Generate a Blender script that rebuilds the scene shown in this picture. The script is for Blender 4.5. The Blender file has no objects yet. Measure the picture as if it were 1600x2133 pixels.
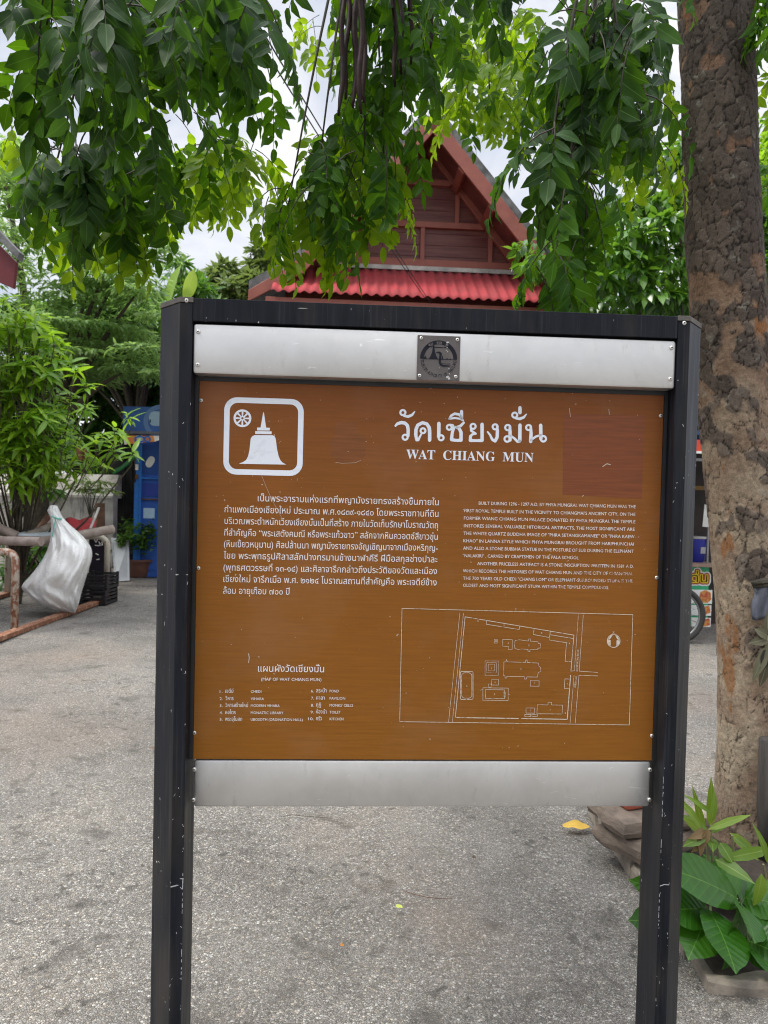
import bpy, bmesh, math, random
import numpy as np
from mathutils import Vector, Matrix
from mathutils.geometry import delaunay_2d_cdt
random.seed(7); rng = np.random.default_rng(7)
SC = bpy.context.scene; COL = SC.collection
R = math.radians
# ------------------------------------------------------------------ camera
PITCH, ROLL, EYE, FPX = -0.0189, 0.0264, 1.55, 1480.0
_f = np.array([0, math.cos(PITCH), math.sin(PITCH)]); _u0 = np.array([0, -math.sin(PITCH), math.cos(PITCH)]); _r0 = np.array([1., 0, 0])
_r = math.cos(ROLL)*_r0 + math.sin(ROLL)*_u0; _u = -math.sin(ROLL)*_r0 + math.cos(ROLL)*_u0
CAM = np.array([0, 0, EYE])
cd = bpy.data.cameras.new('camera'); co = bpy.data.objects.new('camera', cd); COL.objects.link(co)
co.matrix_world = Matrix(((_r[0], _u[0], -_f[0], 0), (_r[1], _u[1], -_f[1], 0), (_r[2], _u[2], -_f[2], EYE), (0, 0, 0, 1)))
cd.sensor_fit = 'VERTICAL'; cd.sensor_height = 34.6; cd.sensor_width = 25.95; cd.lens = FPX/2133*34.6
cd.clip_start = 0.05; cd.clip_end = 2000
cd.dof.use_dof = True; cd.dof.focus_distance = 1.72; cd.dof.aperture_fstop = 7.5
SC.camera = co
# ------------------------------------------------------------------ world, sun, exposure
SUN_EL, SUN_AZ = R(60), R(-105)          # azimuth from +Y towards +X
w = bpy.data.worlds.new('World'); SC.world = w; w.use_nodes = True
nt = w.node_tree; N = nt.nodes; L = nt.links
bg = N['Background']
sky = N.new('ShaderNodeTexSky'); sky.sky_type = 'NISHITA'; sky.sun_disc = False; sky.sun_elevation = SUN_EL; sky.sun_rotation = SUN_AZ
tc = N.new('ShaderNodeTexCoord'); sep = N.new('ShaderNodeSeparateXYZ'); L.new(tc.outputs['Generated'], sep.inputs[0])
mp = N.new('ShaderNodeMapping'); mp.inputs['Scale'].default_value = (1, 1, 1.9); L.new(tc.outputs['Generated'], mp.inputs[0])
nz = N.new('ShaderNodeTexNoise'); nz.inputs['Scale'].default_value = 3.4; nz.inputs['Detail'].default_value = 7; nz.inputs['Roughness'].default_value = .55; nz.inputs['Distortion'].default_value = .5; L.new(mp.outputs[0], nz.inputs['Vector'])
cr = N.new('ShaderNodeValToRGB'); e = cr.color_ramp.elements
e[0].position = .40; e[0].color = (4.0, 4.3, 5.0, 1); e[1].position = .60; e[1].color = (6.4, 6.4, 6.45, 1)
L.new(nz.outputs['Fac'], cr.inputs[0])
mr = N.new('ShaderNodeMapRange'); mr.inputs['From Min'].default_value = .62; mr.inputs['From Max'].default_value = 1; mr.inputs['To Min'].default_value = 1; mr.inputs['To Max'].default_value = 4.5
L.new(sep.outputs['Z'], mr.inputs['Value'])
ml = N.new('ShaderNodeMix'); ml.data_type = 'RGBA'; ml.blend_type = 'MULTIPLY'; ml.inputs[0].default_value = 1
L.new(cr.outputs[0], ml.inputs[6]); L.new(mr.outputs[0], ml.inputs[7])
mx = N.new('ShaderNodeMix'); mx.data_type = 'RGBA'; mx.inputs[0].default_value = .9
L.new(sky.outputs[0], mx.inputs[6]); L.new(ml.outputs[2], mx.inputs[7]); L.new(mx.outputs[2], bg.inputs[0])
bg.inputs[1].default_value = 0.10
sl = bpy.data.lights.new('sun', 'SUN'); so = bpy.data.objects.new('sun', sl); COL.objects.link(so)
sl.energy = 2.2; sl.angle = R(14); sl.color = (1, .96, .88)
_sd = Vector((math.sin(SUN_AZ)*math.cos(SUN_EL), math.cos(SUN_AZ)*math.cos(SUN_EL), math.sin(SUN_EL)))
so.rotation_euler = _sd.to_track_quat('Z', 'Y').to_euler()
SC.view_settings.view_transform = 'Standard'; SC.view_settings.look = 'None'; SC.view_settings.exposure = 0.8; SC.view_settings.gamma = 1
SC.render.engine = 'CYCLES'
SC.cycles.use_denoising = True; SC.cycles.denoising_prefilter = 'NONE'; SC.cycles.denoising_quality = 'HIGH'; SC.cycles.sample_clamp_indirect = 3; SC.cycles.blur_glossy = 1; SC.cycles.caustics_reflective = False; SC.cycles.caustics_refractive = False; SC.cycles.filter_width = 1.1; SC.cycles.max_bounces = 8; SC.cycles.diffuse_bounces = 4; SC.cycles.transmission_bounces = 6; SC.cycles.transparent_max_bounces = 12
# ------------------------------------------------------------------ pixel helpers (photo pixels, 1600 x 2133)
def ray(px, py):
    d = _f + (px-800)/FPX*_r + (1066.5-py)/FPX*_u
    return d
def at(px, py, Y):
    d = ray(px, py); return CAM + d*(Y/d[1])
def gp(px, py, z=0.0):
    d = ray(px, py); return CAM + d*((z-EYE)/d[2])
def V(*a): return np.array(a, float)
def nrm(v):
    v = np.asarray(v, float); return v/(np.linalg.norm(v, axis=-1, keepdims=True)+1e-12)
# ------------------------------------------------------------------ materials
def lin(r, g, b): return tuple((c/255/12.92 if c <= 10 else ((c/255+.055)/1.055)**2.4) for c in (r, g, b))
MATS = {}
def newmat(name):
    m = bpy.data.materials.new(name); m.use_nodes = True; MATS[name] = m
    return m, m.node_tree.nodes, m.node_tree.links, m.node_tree.nodes['Principled BSDF']
def node(N, t, **kw):
    n = N.new(t)
    for k, v in kw.items():
        if k[0] == '_': setattr(n, k[1:], v)
        else: n.inputs[k].default_value = v
    return n
def noise(N, L, scale, detail=4, rough=.55, vec=None, dist=0, stretch=None):
    n = node(N, 'ShaderNodeTexNoise', Scale=scale, Detail=detail, Roughness=rough, Distortion=dist)
    if vec is None:
        vec = N.new('ShaderNodeTexCoord').outputs['Object']
    if stretch:
        m = N.new('ShaderNodeMapping'); m.inputs['Scale'].default_value = stretch; L.new(vec, m.inputs[0]); vec = m.outputs[0]
    L.new(vec, n.inputs['Vector']); return n.outputs['Fac']
def ramp(N, L, fac, stops):
    r = N.new('ShaderNodeValToRGB'); el = r.color_ramp.elements
    while len(el) < len(stops): el.new(.5)
    for x, (p, c) in zip(el, stops):
        x.position = p; x.color = (*c, 1) if not isinstance(c, (int, float)) else (c, c, c, 1)
    L.new(fac, r.inputs[0]); return r.outputs[0]
def mix(N, L, fac, a, b, mode='MIX'):
    m = N.new('ShaderNodeMix'); m.data_type = 'RGBA'; m.blend_type = mode
    for s, x in ((0, fac), (6, a), (7, b)):
        if isinstance(x, (int, float)): m.inputs[s].default_value = x
        elif isinstance(x, tuple): m.inputs[s].default_value = (*x, 1)
        else: L.new(x, m.inputs[s])
    return m.outputs[2]
def math_(N, L, op, a, b=0.0):
    m = N.new('ShaderNodeMath'); m.operation = op
    for s, x in ((0, a), (1, b)):
        if isinstance(x, (int, float)): m.inputs[s].default_value = x
        else: L.new(x, m.inputs[s])
    return m.outputs[0]
def bump(N, L, P, h, strength=.3, dist=.01):
    b = node(N, 'ShaderNodeBump', Strength=strength, Distance=dist); L.new(h, b.inputs['Height']); L.new(b.outputs[0], P.inputs['Normal'])
def simple(name, c1, c2=None, scale=6, rough=.6, metal=0, bmp=.0, bs=40, lo=.35, hi=.65, stretch=None, spec=.5):
    m, N, L, P = newmat(name)
    P.inputs['Roughness'].default_value = rough; P.inputs['Metallic'].default_value = metal; P.inputs['Specular IOR Level'].default_value = spec
    if c2 is None: c2 = tuple(x*.75 for x in c1)
    f = noise(N, L, scale, 6, .6, stretch=stretch)
    L.new(ramp(N, L, f, [(lo, c1), (hi, c2)]), P.inputs['Base Color'])
    if bmp: bump(N, L, P, noise(N, L, bs, 4, stretch=stretch), bmp, .005)
    return m
# ------------------------------------------------------------------ mesh builders
class MB:
    def __init__(s): s.v = []; s.f = []; s.m = []
    def add(s, verts, faces, mi=0):
        o = len(s.v); s.v += [tuple(map(float, p)) for p in verts]; s.f += [tuple(i+o for i in f) for f in faces]; s.m += [mi]*len(faces)
    def box(s, c, size, ax=None, mi=0):
        ax = np.eye(3) if ax is None else np.asarray(ax, float)
        c = np.asarray(c, float); h = np.asarray(size, float)/2
        P = [c + ax[0]*h[0]*x + ax[1]*h[1]*y + ax[2]*h[2]*z for x in (-1, 1) for y in (-1, 1) for z in (-1, 1)]
        s.add(P, [(0, 1, 3, 2), (4, 6, 7, 5), (0, 4, 5, 1), (2, 3, 7, 6), (0, 2, 6, 4), (1, 5, 7, 3)], mi)
    def beam(s, a, b, wd, ht, up=(0, 0, 1), mi=0):
        a = np.asarray(a, float); b = np.asarray(b, float); d = b-a; l = np.linalg.norm(d); d /= l
        sd = nrm(np.cross(d, up)); u = np.cross(sd, d)
        s.box((a+b)/2, (l, wd, ht), (d, sd, u), mi)
    def prism(s, poly, d0, d1, mi=0):
        """poly: 3-d loop; extruded from offset d0 to d1 (3-d vectors)"""
        n = len(poly); P = [np.asarray(p)+d0 for p in poly]+[np.asarray(p)+d1 for p in poly]
        F = [tuple(range(n))[::-1], tuple(range(n, 2*n))]+[(i, (i+1) % n, n+(i+1) % n, n+i) for i in range(n)]
        s.add(P, F, mi)
    def tube(s, pts, rad, n=8, cap=True, mi=0, jit=0):
        pts = [np.asarray(p, float) for p in pts]
        if np.isscalar(rad): rad = [rad]*len(pts)
        o = len(s.v); prev = None
        for i, p in enumerate(pts):
            t = nrm(pts[min(i+1, len(pts)-1)]-pts[max(i-1, 0)])
            if prev is None:
                a = V(0, 0, 1) if abs(t[2]) < .9 else V(1, 0, 0)
            else: a = prev
            x = nrm(a - t*np.dot(a, t)); prev = x; y = np.cross(t, x)
            for k in range(n):
                an = 2*math.pi*k/n; r = rad[i]*(1+jit*random.uniform(-1, 1))
                s.v.append(tuple(p + (x*math.cos(an)+y*math.sin(an))*r))
        for i in range(len(pts)-1):
            for k in range(n):
                s.f.append((o+i*n+k, o+i*n+(k+1) % n, o+(i+1)*n+(k+1) % n, o+(i+1)*n+k)); s.m.append(mi)
        if cap:
            s.f.append(tuple(o+k for k in range(n))[::-1]); s.f.append(tuple(o+(len(pts)-1)*n+k for k in range(n))); s.m += [mi]*2
    def lathe(s, c, prof, n=16, ax=None, mis=None):
        ax = np.eye(3) if ax is None else np.asarray(ax, float); c = np.asarray(c, float); o = len(s.v)
        for r, z in prof:
            for k in range(n):
                an = 2*math.pi*k/n; s.v.append(tuple(c + ax[0]*r*math.cos(an)+ax[1]*r*math.sin(an)+ax[2]*z))
        for i in range(len(prof)-1):
            for k in range(n):
                s.f.append((o+i*n+k, o+i*n+(k+1) % n, o+(i+1)*n+(k+1) % n, o+(i+1)*n+k)); s.m.append(mis[i] if mis else 0)
    def build(s, name, mats, parent=None, smooth=False, bevel=0, org=None, angle=None):
        me = bpy.data.meshes.new(name)
        off = np.zeros(3)
        if org is not None: off = np.asarray(org, float)
        elif parent is not None and parent.get('_w'): off = np.array(parent['_w'])
        me.from_pydata([tuple(np.array(p)-off) for p in s.v], [], s.f)
        if not isinstance(mats, (list, tuple)): mats = [mats]
        for m in mats: me.materials.append(m)
        me.polygons.foreach_set('material_index', s.m)
        if bevel:
            bm = bmesh.new(); bm.from_mesh(me); bmesh.ops.recalc_face_normals(bm, faces=bm.faces)
            bmesh.ops.bevel(bm, geom=[e for e in bm.edges if e.calc_face_angle(0) > .6], offset=bevel, segments=2, affect='EDGES', profile=.5); bm.to_mesh(me); bm.free()
        else:
            bm = bmesh.new(); bm.from_mesh(me); bmesh.ops.recalc_face_normals(bm, faces=bm.faces); bm.to_mesh(me); bm.free()
        if smooth: me.polygons.foreach_set('use_smooth', [True]*len(me.polygons))
        if angle: me.set_sharp_from_angle(angle=angle)
        return link(name, me, parent, off)
def link(name, me, parent, off):
    o = bpy.data.objects.new(name, me); COL.objects.link(o)
    if parent is not None:
        o.parent = parent
        if parent.get('_w'):
            o['_w'] = parent['_w']
            pw = np.array(parent['_w'])
            o.location = off-pw
    else:
        o.location = off
    return o
def tag(o, label=None, cat=None, group=None, kind=None):
    for k, v in (('label', label), ('category', cat), ('group', group), ('kind', kind)):
        if v: o[k] = v
    return o
def thing(name, label, cat, loc=(0, 0, 0), group=None):
    o = bpy.data.objects.new(name, None); COL.objects.link(o); o.empty_display_size = .1
    o.location = loc; o['_w'] = [float(x) for x in loc]
    return tag(o, label, cat, group)
# ---- vectorised leaves: template rows of (t along, s across, fold)
def leaf_template(ts, ws):
    """midrib + both edges; returns verts (t,s), faces"""
    v = []; f = []; n = len(ts)
    for t in ts: v.append((t, 0.))
    le = {}; ri = {}
    for i in range(1, n-1):
        le[i] = len(v); v.append((ts[i]-.04, -ws[i])); ri[i] = len(v); v.append((ts[i]-.04, ws[i]))
    for e_, sg in ((le, 1), (ri, -1)):
        f.append((0, e_[1], 1) if sg > 0 else (0, 1, e_[1]))
        for i in range(1, n-2):
            f.append((i, e_[i], e_[i+1], i+1) if sg > 0 else (i, i+1, e_[i+1], e_[i]))
        f.append((n-2, e_[n-2], n-1) if sg > 0 else (n-2, n-1, e_[n-2]))
    return np.array(v), f
LEAF_NEAR = leaf_template([0, .1, .28, .5, .72, .9, 1], [0, .55, .95, 1, .78, .35, 0])
LEAF_MID = leaf_template([0, .3, .65, 1], [0, .9, .85, 0])
LEAF_BIG = leaf_template([0, .06, .18, .32, .47, .62, .76, .88, .96, 1], [0, .32, .68, .9, 1, .98, .82, .55, .22, 0])
LEAF_LANCE = leaf_template([0, .2, .5, .8, 1], [0, .8, 1, .6, 0])
def leaves(name, mat, tpl, B, D, Nn, Ln, Wd, fold=.25, curl=.2, parent=None, wave=0, smooth=True):
    B = np.asarray(B, float); D = nrm(D); Nn = np.asarray(Nn, float)
    S = nrm(np.cross(D, Nn)); Nn = np.cross(S, D)
    Ln = np.broadcast_to(np.asarray(Ln, float), (len(B),)); Wd = np.broadcast_to(np.asarray(Wd, float), (len(B),))
    curl = np.broadcast_to(np.asarray(curl, float), (len(B),))
    tv, tf = tpl; t = tv[:, 0][None, :, None]; s_ = tv[:, 1][None, :, None]
    L3 = Ln[:, None, None]; W3 = (Wd/2)[:, None, None]; c3 = curl[:, None, None]
    z = fold*np.abs(s_)*W3 - c3*L3*t*t
    if wave:
        ph = rng.uniform(0, 6.28, (len(B), 1, 1)); z = z + wave*W3*np.abs(s_)*np.sin(t*11+ph+s_)
    P = B[:, None, :] + D[:, None, :]*L3*(t - .35*c3*t*t) + S[:, None, :]*W3*s_ + Nn[:, None, :]*z
    nv = len(tv); n = len(B)
    off = np.array(parent['_w']) if parent is not None and parent.get('_w') else np.zeros(3)
    me = bpy.data.meshes.new(name)
    me.vertices.add(n*nv); me.vertices.foreach_set('co', (P.reshape(-1, 3)-off).ravel())
    lp = np.concatenate([np.array(f) for f in tf]); cnt = np.array([len(f) for f in tf])
    LI = (lp[None, :]+(np.arange(n)*nv)[:, None]).ravel(); C = np.tile(cnt, n); st = np.concatenate([[0], np.cumsum(C)[:-1]])
    me.loops.add(len(LI)); me.loops.foreach_set('vertex_index', LI.astype(np.int32))
    me.polygons.add(len(C)); me.polygons.foreach_set('loop_start', st.astype(np.int32))
    me.polygons.foreach_set('use_smooth', np.full(len(C), smooth))
    uv = me.uv_layers.new(name='UVMap'); uvs = np.stack([tv[:, 0], tv[:, 1]*.5+.5], 1)[lp]
    uv.data.foreach_set('uv', np.tile(uvs, (n, 1)).ravel())
    me.materials.append(mat); me.update(calc_edges=True); me.validate()
    return link(name, me, parent, off)
def leafmat(name, c_dark, c_mid, c_lite, trans=.35, rough=.45, vein=(.2, .35, .06), veinw=.05, spec=.4, tcol=None, holes=False, ribs=0):
    m, N, L, P = newmat(name)
    g = N.new('ShaderNodeNewGeometry'); tx = N.new('ShaderNodeTexCoord')
    col = ramp(N, L, g.outputs['Random Per Island'], [(0, c_dark), (.55, c_mid), (1, c_lite)])
    f = noise(N, L, 25, 3); col = mix(N, L, .5, col, ramp(N, L, f, [(.3, .55), (.7, 1.0)]), 'MULTIPLY')
    sx = N.new('ShaderNodeSeparateXYZ'); L.new(tx.outputs['UV'], sx.inputs[0])
    d = math_(N, L, 'ABSOLUTE', math_(N, L, 'SUBTRACT', sx.outputs['Y'], .5))
    ln_ = math_(N, L, 'LESS_THAN', d, veinw/2)
    if ribs:
        q = math_(N, L, 'FRACT', math_(N, L, 'SUBTRACT', math_(N, L, 'MULTIPLY', sx.outputs['X'], ribs), math_(N, L, 'MULTIPLY', d, ribs*.5)))
        rb = math_(N, L, 'LESS_THAN', math_(N, L, 'ABSOLUTE', math_(N, L, 'SUBTRACT', q, .5)), .06)
        col = mix(N, L, math_(N, L, 'MULTIPLY', rb, .22), col, vein)
        bump(N, L, P, math_(N, L, 'ABSOLUTE', math_(N, L, 'SUBTRACT', q, .5)), .4, .004)
    col = mix(N, L, math_(N, L, 'MULTIPLY', ln_, .7), col, vein)
    L.new(col, P.inputs['Base Color']); P.inputs['Roughness'].default_value = rough; P.inputs['Specular IOR Level'].default_value = spec
    t = N.new('ShaderNodeBsdfTranslucent'); L.new(mix(N, L, .65, col, tcol or (.25, .42, .03), 'MIX'), t.inputs[0])
    ms = N.new('ShaderNodeMixShader'); ms.inputs[0].default_value = trans
    L.new(P.outputs[0], ms.inputs[1]); L.new(t.outputs[0], ms.inputs[2]); L.new(ms.outputs[0], N['Material Output'].inputs[0])
    return m
# ---- flat shapes with non-zero winding fill
def fill2d(V2, E):
    """V2 (n,2), E directed edges -> verts, tris (non-zero winding)"""
    V2 = np.asarray(V2, float); E = np.asarray(E, int)
    r = delaunay_2d_cdt([Vector(p) for p in V2], [tuple(map(int, e_)) for e_ in E], [], 0, 1e-7)
    ov = np.array([tuple(p) for p in r[0]]); tr = np.array([f for f in r[2] if len(f) == 3], int)
    if len(tr) == 0: return ov, tr
    c = ov[tr].mean(1); a = V2[E[:, 0]]; b = V2[E[:, 1]]; keep = np.zeros(len(tr), bool)
    for i in range(0, len(tr), 2000):
        q = c[i:i+2000]; y = q[:, 1][:, None]
        up = (a[None, :, 1] <= y) & (b[None, :, 1] > y); dn = (a[None, :, 1] > y) & (b[None, :, 1] <= y)
        dy = (b[:, 1]-a[:, 1]); dy = np.where(np.abs(dy) < 1e-15, 1e-15, dy)
        x = a[None, :, 0]+(y-a[None, :, 1])*((b[:, 0]-a[:, 0])/dy)[None, :]
        rt = x > q[:, 0][:, None]
        keep[i:i+2000] = ((up & rt).sum(1)-(dn & rt).sum(1)) != 0
    return ov, tr[keep]
class Flat:
    """2-d union of loops (metres, panel coordinates)"""
    def __init__(s): s.v = []; s.e = []; s.parts = []
    def loop(s, P, ccw=True):
        P = [tuple(p) for p in P]
        A = sum(P[i][0]*P[(i+1) % len(P)][1]-P[(i+1) % len(P)][0]*P[i][1] for i in range(len(P)))
        if (A > 0) != ccw: P = P[::-1]
        o = len(s.v); s.v += P; s.e += [(o+i, o+(i+1) % len(P)) for i in range(len(P))]
    def stroke(s, P, wd, closed=False, round_=True, seg=8):
        P = [np.asarray(p, float) for p in P]; n = len(P)
        if np.isscalar(wd): wd = [wd]*n
        for i in range(n if closed else n-1):
            a, b = P[i], P[(i+1) % n]; d = b-a; l = np.linalg.norm(d)
            if l < 1e-9: continue
            d /= l; q = np.array([-d[1], d[0]]); wa, wb = wd[i]/2, wd[(i+1) % n]/2
            s.loop([a+q*wa, a-q*wa, b-q*wb, b+q*wb])
        if round_:
            for p, wv in zip(P, wd): s.loop([p+wv/2*np.array([math.cos(k*2*math.pi/seg+.1), math.sin(k*2*math.pi/seg+.1)]) for k in range(seg)])
    def flush(s):
        if s.v:
            s.parts.append(fill2d(s.v, s.e)); s.v = []; s.e = []
    def build(s, name, mat, parent, y):
        """faces at local y, facing -y"""
        s.flush(); vs = []; fs = []
        for ov, tr in s.parts:
            o = len(vs); vs += [(p[0], y, p[1]) for p in ov]; fs += [tuple(int(i)+o for i in t) for t in tr]
        me = bpy.data.meshes.new(name); me.from_pydata(vs, [], fs); me.materials.append(mat); me.update()
        o = bpy.data.objects.new(name, me); COL.objects.link(o); o.parent = parent; return o
_tcache = {}
def text_shape(s, res=2, offset=0.0):
    k = (s, res, offset)
    if k in _tcache: return _tcache[k]
    c = bpy.data.curves.new('lettering', 'FONT'); c.body = s; c.size = 1; c.fill_mode = 'NONE'; c.resolution_u = res; c.offset = offset
    o = bpy.data.objects.new('lettering', c); COL.objects.link(o)
    dg = bpy.context.evaluated_depsgraph_get(); me = o.evaluated_get(dg).to_mesh()
    n = len(me.vertices); v = np.empty(n*3); me.vertices.foreach_get('co', v); v = v.reshape(-1, 3)[:, :2]
    e_ = np.empty(len(me.edges)*2, np.int32); me.edges.foreach_get('vertices', e_); e_ = e_.reshape(-1, 2)
    o.evaluated_get(dg).to_mesh_clear(); bpy.data.objects.remove(o); bpy.data.curves.remove(c)
    r = fill2d(v, e_) if n else (np.zeros((0, 2)), np.zeros((0, 3), int))
    _tcache[k] = r; return r
def serif(s):
    r = ''
    for ch in s:
        if 'A' <= ch <= 'Z': r += chr(0x1D400+ord(ch)-65)
        elif '0' <= ch <= '9': r += chr(0x1D7CE+ord(ch)-48)
        else: r += ch
    return r
# ================================================================== GROUND
def ground_mat():
    m, N, L, P = newmat('worn_exposed_aggregate')
    tc = N.new('ShaderNodeTexCoord').outputs['Object']
    wv = N.new('ShaderNodeTexNoise'); wv.inputs['Scale'].default_value = 60; L.new(tc, wv.inputs['Vector'])
    ad = N.new('ShaderNodeVectorMath'); ad.operation = 'MULTIPLY_ADD'; L.new(wv.outputs['Color'], ad.inputs[0]); ad.inputs[1].default_value = (.008, .008, .008); L.new(tc, ad.inputs[2])
    v1 = node(N, 'ShaderNodeTexVoronoi', Scale=130.0); L.new(ad.outputs[0], v1.inputs['Vector'])
    v2 = node(N, 'ShaderNodeTexVoronoi', _feature='DISTANCE_TO_EDGE', Scale=130.0); L.new(ad.outputs[0], v2.inputs['Vector'])
    v3 = node(N, 'ShaderNodeTexVoronoi', Scale=260.0); L.new(ad.outputs[0], v3.inputs['Vector'])
    sx = N.new('ShaderNodeSeparateColor'); L.new(v1.outputs['Color'], sx.inputs[0])
    s3 = N.new('ShaderNodeSeparateColor'); L.new(v3.outputs['Color'], s3.inputs[0])
    stone = ramp(N, L, sx.outputs[0], [(0, (.135, .124, .109)), (.4, (.245, .228, .203)), (.75, (.385, .362, .325)), (1, (.53, .508, .468))])
    tint = ramp(N, L, sx.outputs[1], [(0, (1, .93, .83)), (.5, (1, 1, 1)), (1, (.93, .97, 1))])
    stone = mix(N, L, 1.0, stone, tint, 'MULTIPLY')
    fine = ramp(N, L, s3.outputs[0], [(0, (.11, .10, .088)), (1, (.37, .348, .315))])
    col = mix(N, L, ramp(N, L, sx.outputs[2], [(.40, 0.0), (.45, 1.0)]), stone, fine)
    edge = ramp(N, L, v2.outputs['Distance'], [(0.0, 1.0), (.14, 0.0)])
    col = mix(N, L, math_(N, L, 'MULTIPLY', edge, .66), col, (.06, .058, .054))
    big = noise(N, L, 1.1, 5, .6, tc); col = mix(N, L, .8, col, ramp(N, L, big, [(.3, (.58, .56, .54)), (.52, (1, 1, 1)), (.72, (1.3, 1.27, 1.22))]), 'MULTIPLY')
    st = noise(N, L, 5.5, 3, .5, tc, .6); col = mix(N, L, ramp(N, L, st, [(.58, 0.0), (.70, .6)]), col, (.075, .067, .058))
    s2_ = noise(N, L, 16, 3, .5, tc, .3); col = mix(N, L, math_(N, L, 'MULTIPLY', ramp(N, L, s2_, [(.60, 0.0), (.67, .65)]), ramp(N, L, noise(N, L, 1.3, 2, .5, tc), [(.42, 0.0), (.56, 1.0)])), col, (.05, .046, .04))
    br = noise(N, L, .55, 4, .5, tc); col = mix(N, L, ramp(N, L, br, [(.52, 0.0), (.75, .55)]), col, (.20, .145, .105))
    L.new(col, P.inputs['Base Color']); P.inputs['Roughness'].default_value = .75; P.inputs['Specular IOR Level'].default_value = .35
    h = mix(N, L, .35, ramp(N, L, v2.outputs['Distance'], [(0, 0.0), (.3, 1.0)]), s3.outputs[0])
    h = mix(N, L, .3, h, sx.outputs[0])
    bump(N, L, P, h, .9, .006)
    return m
mb = MB(); S_ = 160
# one sheet to the horizon, very slightly uneven near by
nx = np.concatenate([[-160, -60, -25], np.linspace(-10, 10, 41), [25, 60, 160]]); ny = np.concatenate([[-60, -12], np.linspace(-3, 17, 41), [30, 70, 160]])
vv = [(x, y, (.012*math.sin(x*1.7+y*.9)+.008*math.sin(y*2.3-x*.6))*(1 if abs(x) < 9 and 2.8 < y < 16 else 0)-.012) for y in ny for x in nx]
W_ = len(nx); mb.add(vv, [(j*W_+i, j*W_+i+1, (j+1)*W_+i+1, (j+1)*W_+i) for j in range(len(ny)-1) for i in range(W_-1)])
tag(mb.build('ground', ground_mat(), smooth=True), kind='structure')
# ================================================================== NOTICE BOARD
YAW, TILT, LEAN = .0543, -.007, -.0032
SX, SY = .1253, 1.695
_d = nrm(V(math.cos(YAW), math.sin(YAW), LEAN)); _n0 = V(-math.sin(YAW), math.cos(YAW), 0)
_up = nrm(V(0, 0, 1)+TILT*_n0+LEAN*_d); _d = nrm(_d-_up*np.dot(_d, _up)); _n = np.cross(_up, _d)
board = bpy.data.objects.new('notice_board', None); COL.objects.link(board); board.empty_display_size = .1
board.matrix_world = Matrix(((_d[0], _n[0], _up[0], SX), (_d[1], _n[1], _up[1], SY), (_d[2], _n[2], _up[2], 0), (0, 0, 0, 1)))
tag(board, 'brown temple notice board with white lettering between two dark metal posts', 'sign board')
def pl(px, py, yoff):
    """photo pixel -> (u, z) on the board's plane at local depth yoff"""
    d = ray(px, py); o = V(SX, SY, 0)+_n*yoff
    t = np.dot(o-CAM, _n)/np.dot(d, _n); p = CAM+d*t-V(SX, SY, 0)
    return np.array([np.dot(p, _d), np.dot(p, _up)])
H_ = .575
def post_mat():
    m, N, L, P = newmat('dark_anodised_aluminium')
    f = noise(N, L, 7, 5, .6, stretch=(6, 6, .5)); c = ramp(N, L, f, [(.3, (.006, .007, .010)), (.7, (.014, .016, .022))])
    br = noise(N, L, 4, 4, .5, stretch=(3, 3, .8)); c = mix(N, L, ramp(N, L, br, [(.50, 0.0), (.70, .7)]), c, (.034, .030, .027)); du = noise(N, L, 30, 4, .6, stretch=(5, 5, .12)); c = mix(N, L, ramp(N, L, du, [(.55, 0.0), (.75, .35)]), c, (.075, .075, .08))
    sp = noise(N, L, 150, 2, .5, stretch=(1, 1, .35)); big = noise(N, L, 9, 3)
    k = math_(N, L, 'MULTIPLY', ramp(N, L, sp, [(.735, 0.0), (.75, 1.0)]), ramp(N, L, big, [(.5, 0.0), (.62, 1.0)]))
    sc_ = noise(N, L, 42, 2, .4, stretch=(.22, 1, 1), dist=1.2); k2 = math_(N, L, 'MULTIPLY', ramp(N, L, sc_, [(.765, 0.0), (.775, 1.0)]), .7)
    c = mix(N, L, math_(N, L, 'MAXIMUM', k, k2), c, (.5, .5, .5))
    L.new(c, P.inputs['Base Color']); P.inputs['Metallic'].default_value = .0
    L.new(ramp(N, L, f, [(.3, .33), (.7, .5)]), P.inputs['Roughness']); P.inputs['Specular IOR Level'].default_value = .16
    bump(N, L, P, noise(N, L, 60, 3, .5, stretch=(4, 4, .1)), .04, .002)
    return m
M_post = post_mat()
M_cap = simple('weathered_brown_cap', (.075, .066, .060), (.13, .115, .10), 30, .7, 0, .2, 80)
M_black = simple('black_recess', (.012, .012, .013), (.02, .02, .022), 10, .5)
def steel_mat(name, c1, c2, rough=.34, scr=True):
    m, N, L, P = newmat(name)
    f = noise(N, L, 4, 6, .65, dist=.4); c = ramp(N, L, f, [(.35, c1), (.68, c2)])
    sm = noise(N, L, 26, 5, .7, stretch=(1.2, 1, .45)); c = mix(N, L, ramp(N, L, sm, [(.60, 0.0), (.72, .35)]), c, (.36, .345, .32))
    sc_ = noise(N, L, 38, 3, .5, stretch=(.4, 1, 2.2), dist=1.5); c = mix(N, L, ramp(N, L, sc_, [(.70, 0.0), (.74, .6)]), c, (.9, .9, .88))
    L.new(c, P.inputs['Base Color']); P.inputs['Metallic'].default_value = .8
    L.new(ramp(N, L, sm, [(.3, rough), (.7, rough+.18)]), P.inputs['Roughness'])
    bump(N, L, P, noise(N, L, 300, 2, .5, stretch=(.02, 1, 1)), .03, .001)
    return m
M_steel = steel_mat('brushed_stainless', (.69, .68, .66), (.57, .56, .54))
M_screw = steel_mat('screw_steel', (.72, .70, .66), (.6, .58, .54), .3)
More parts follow.
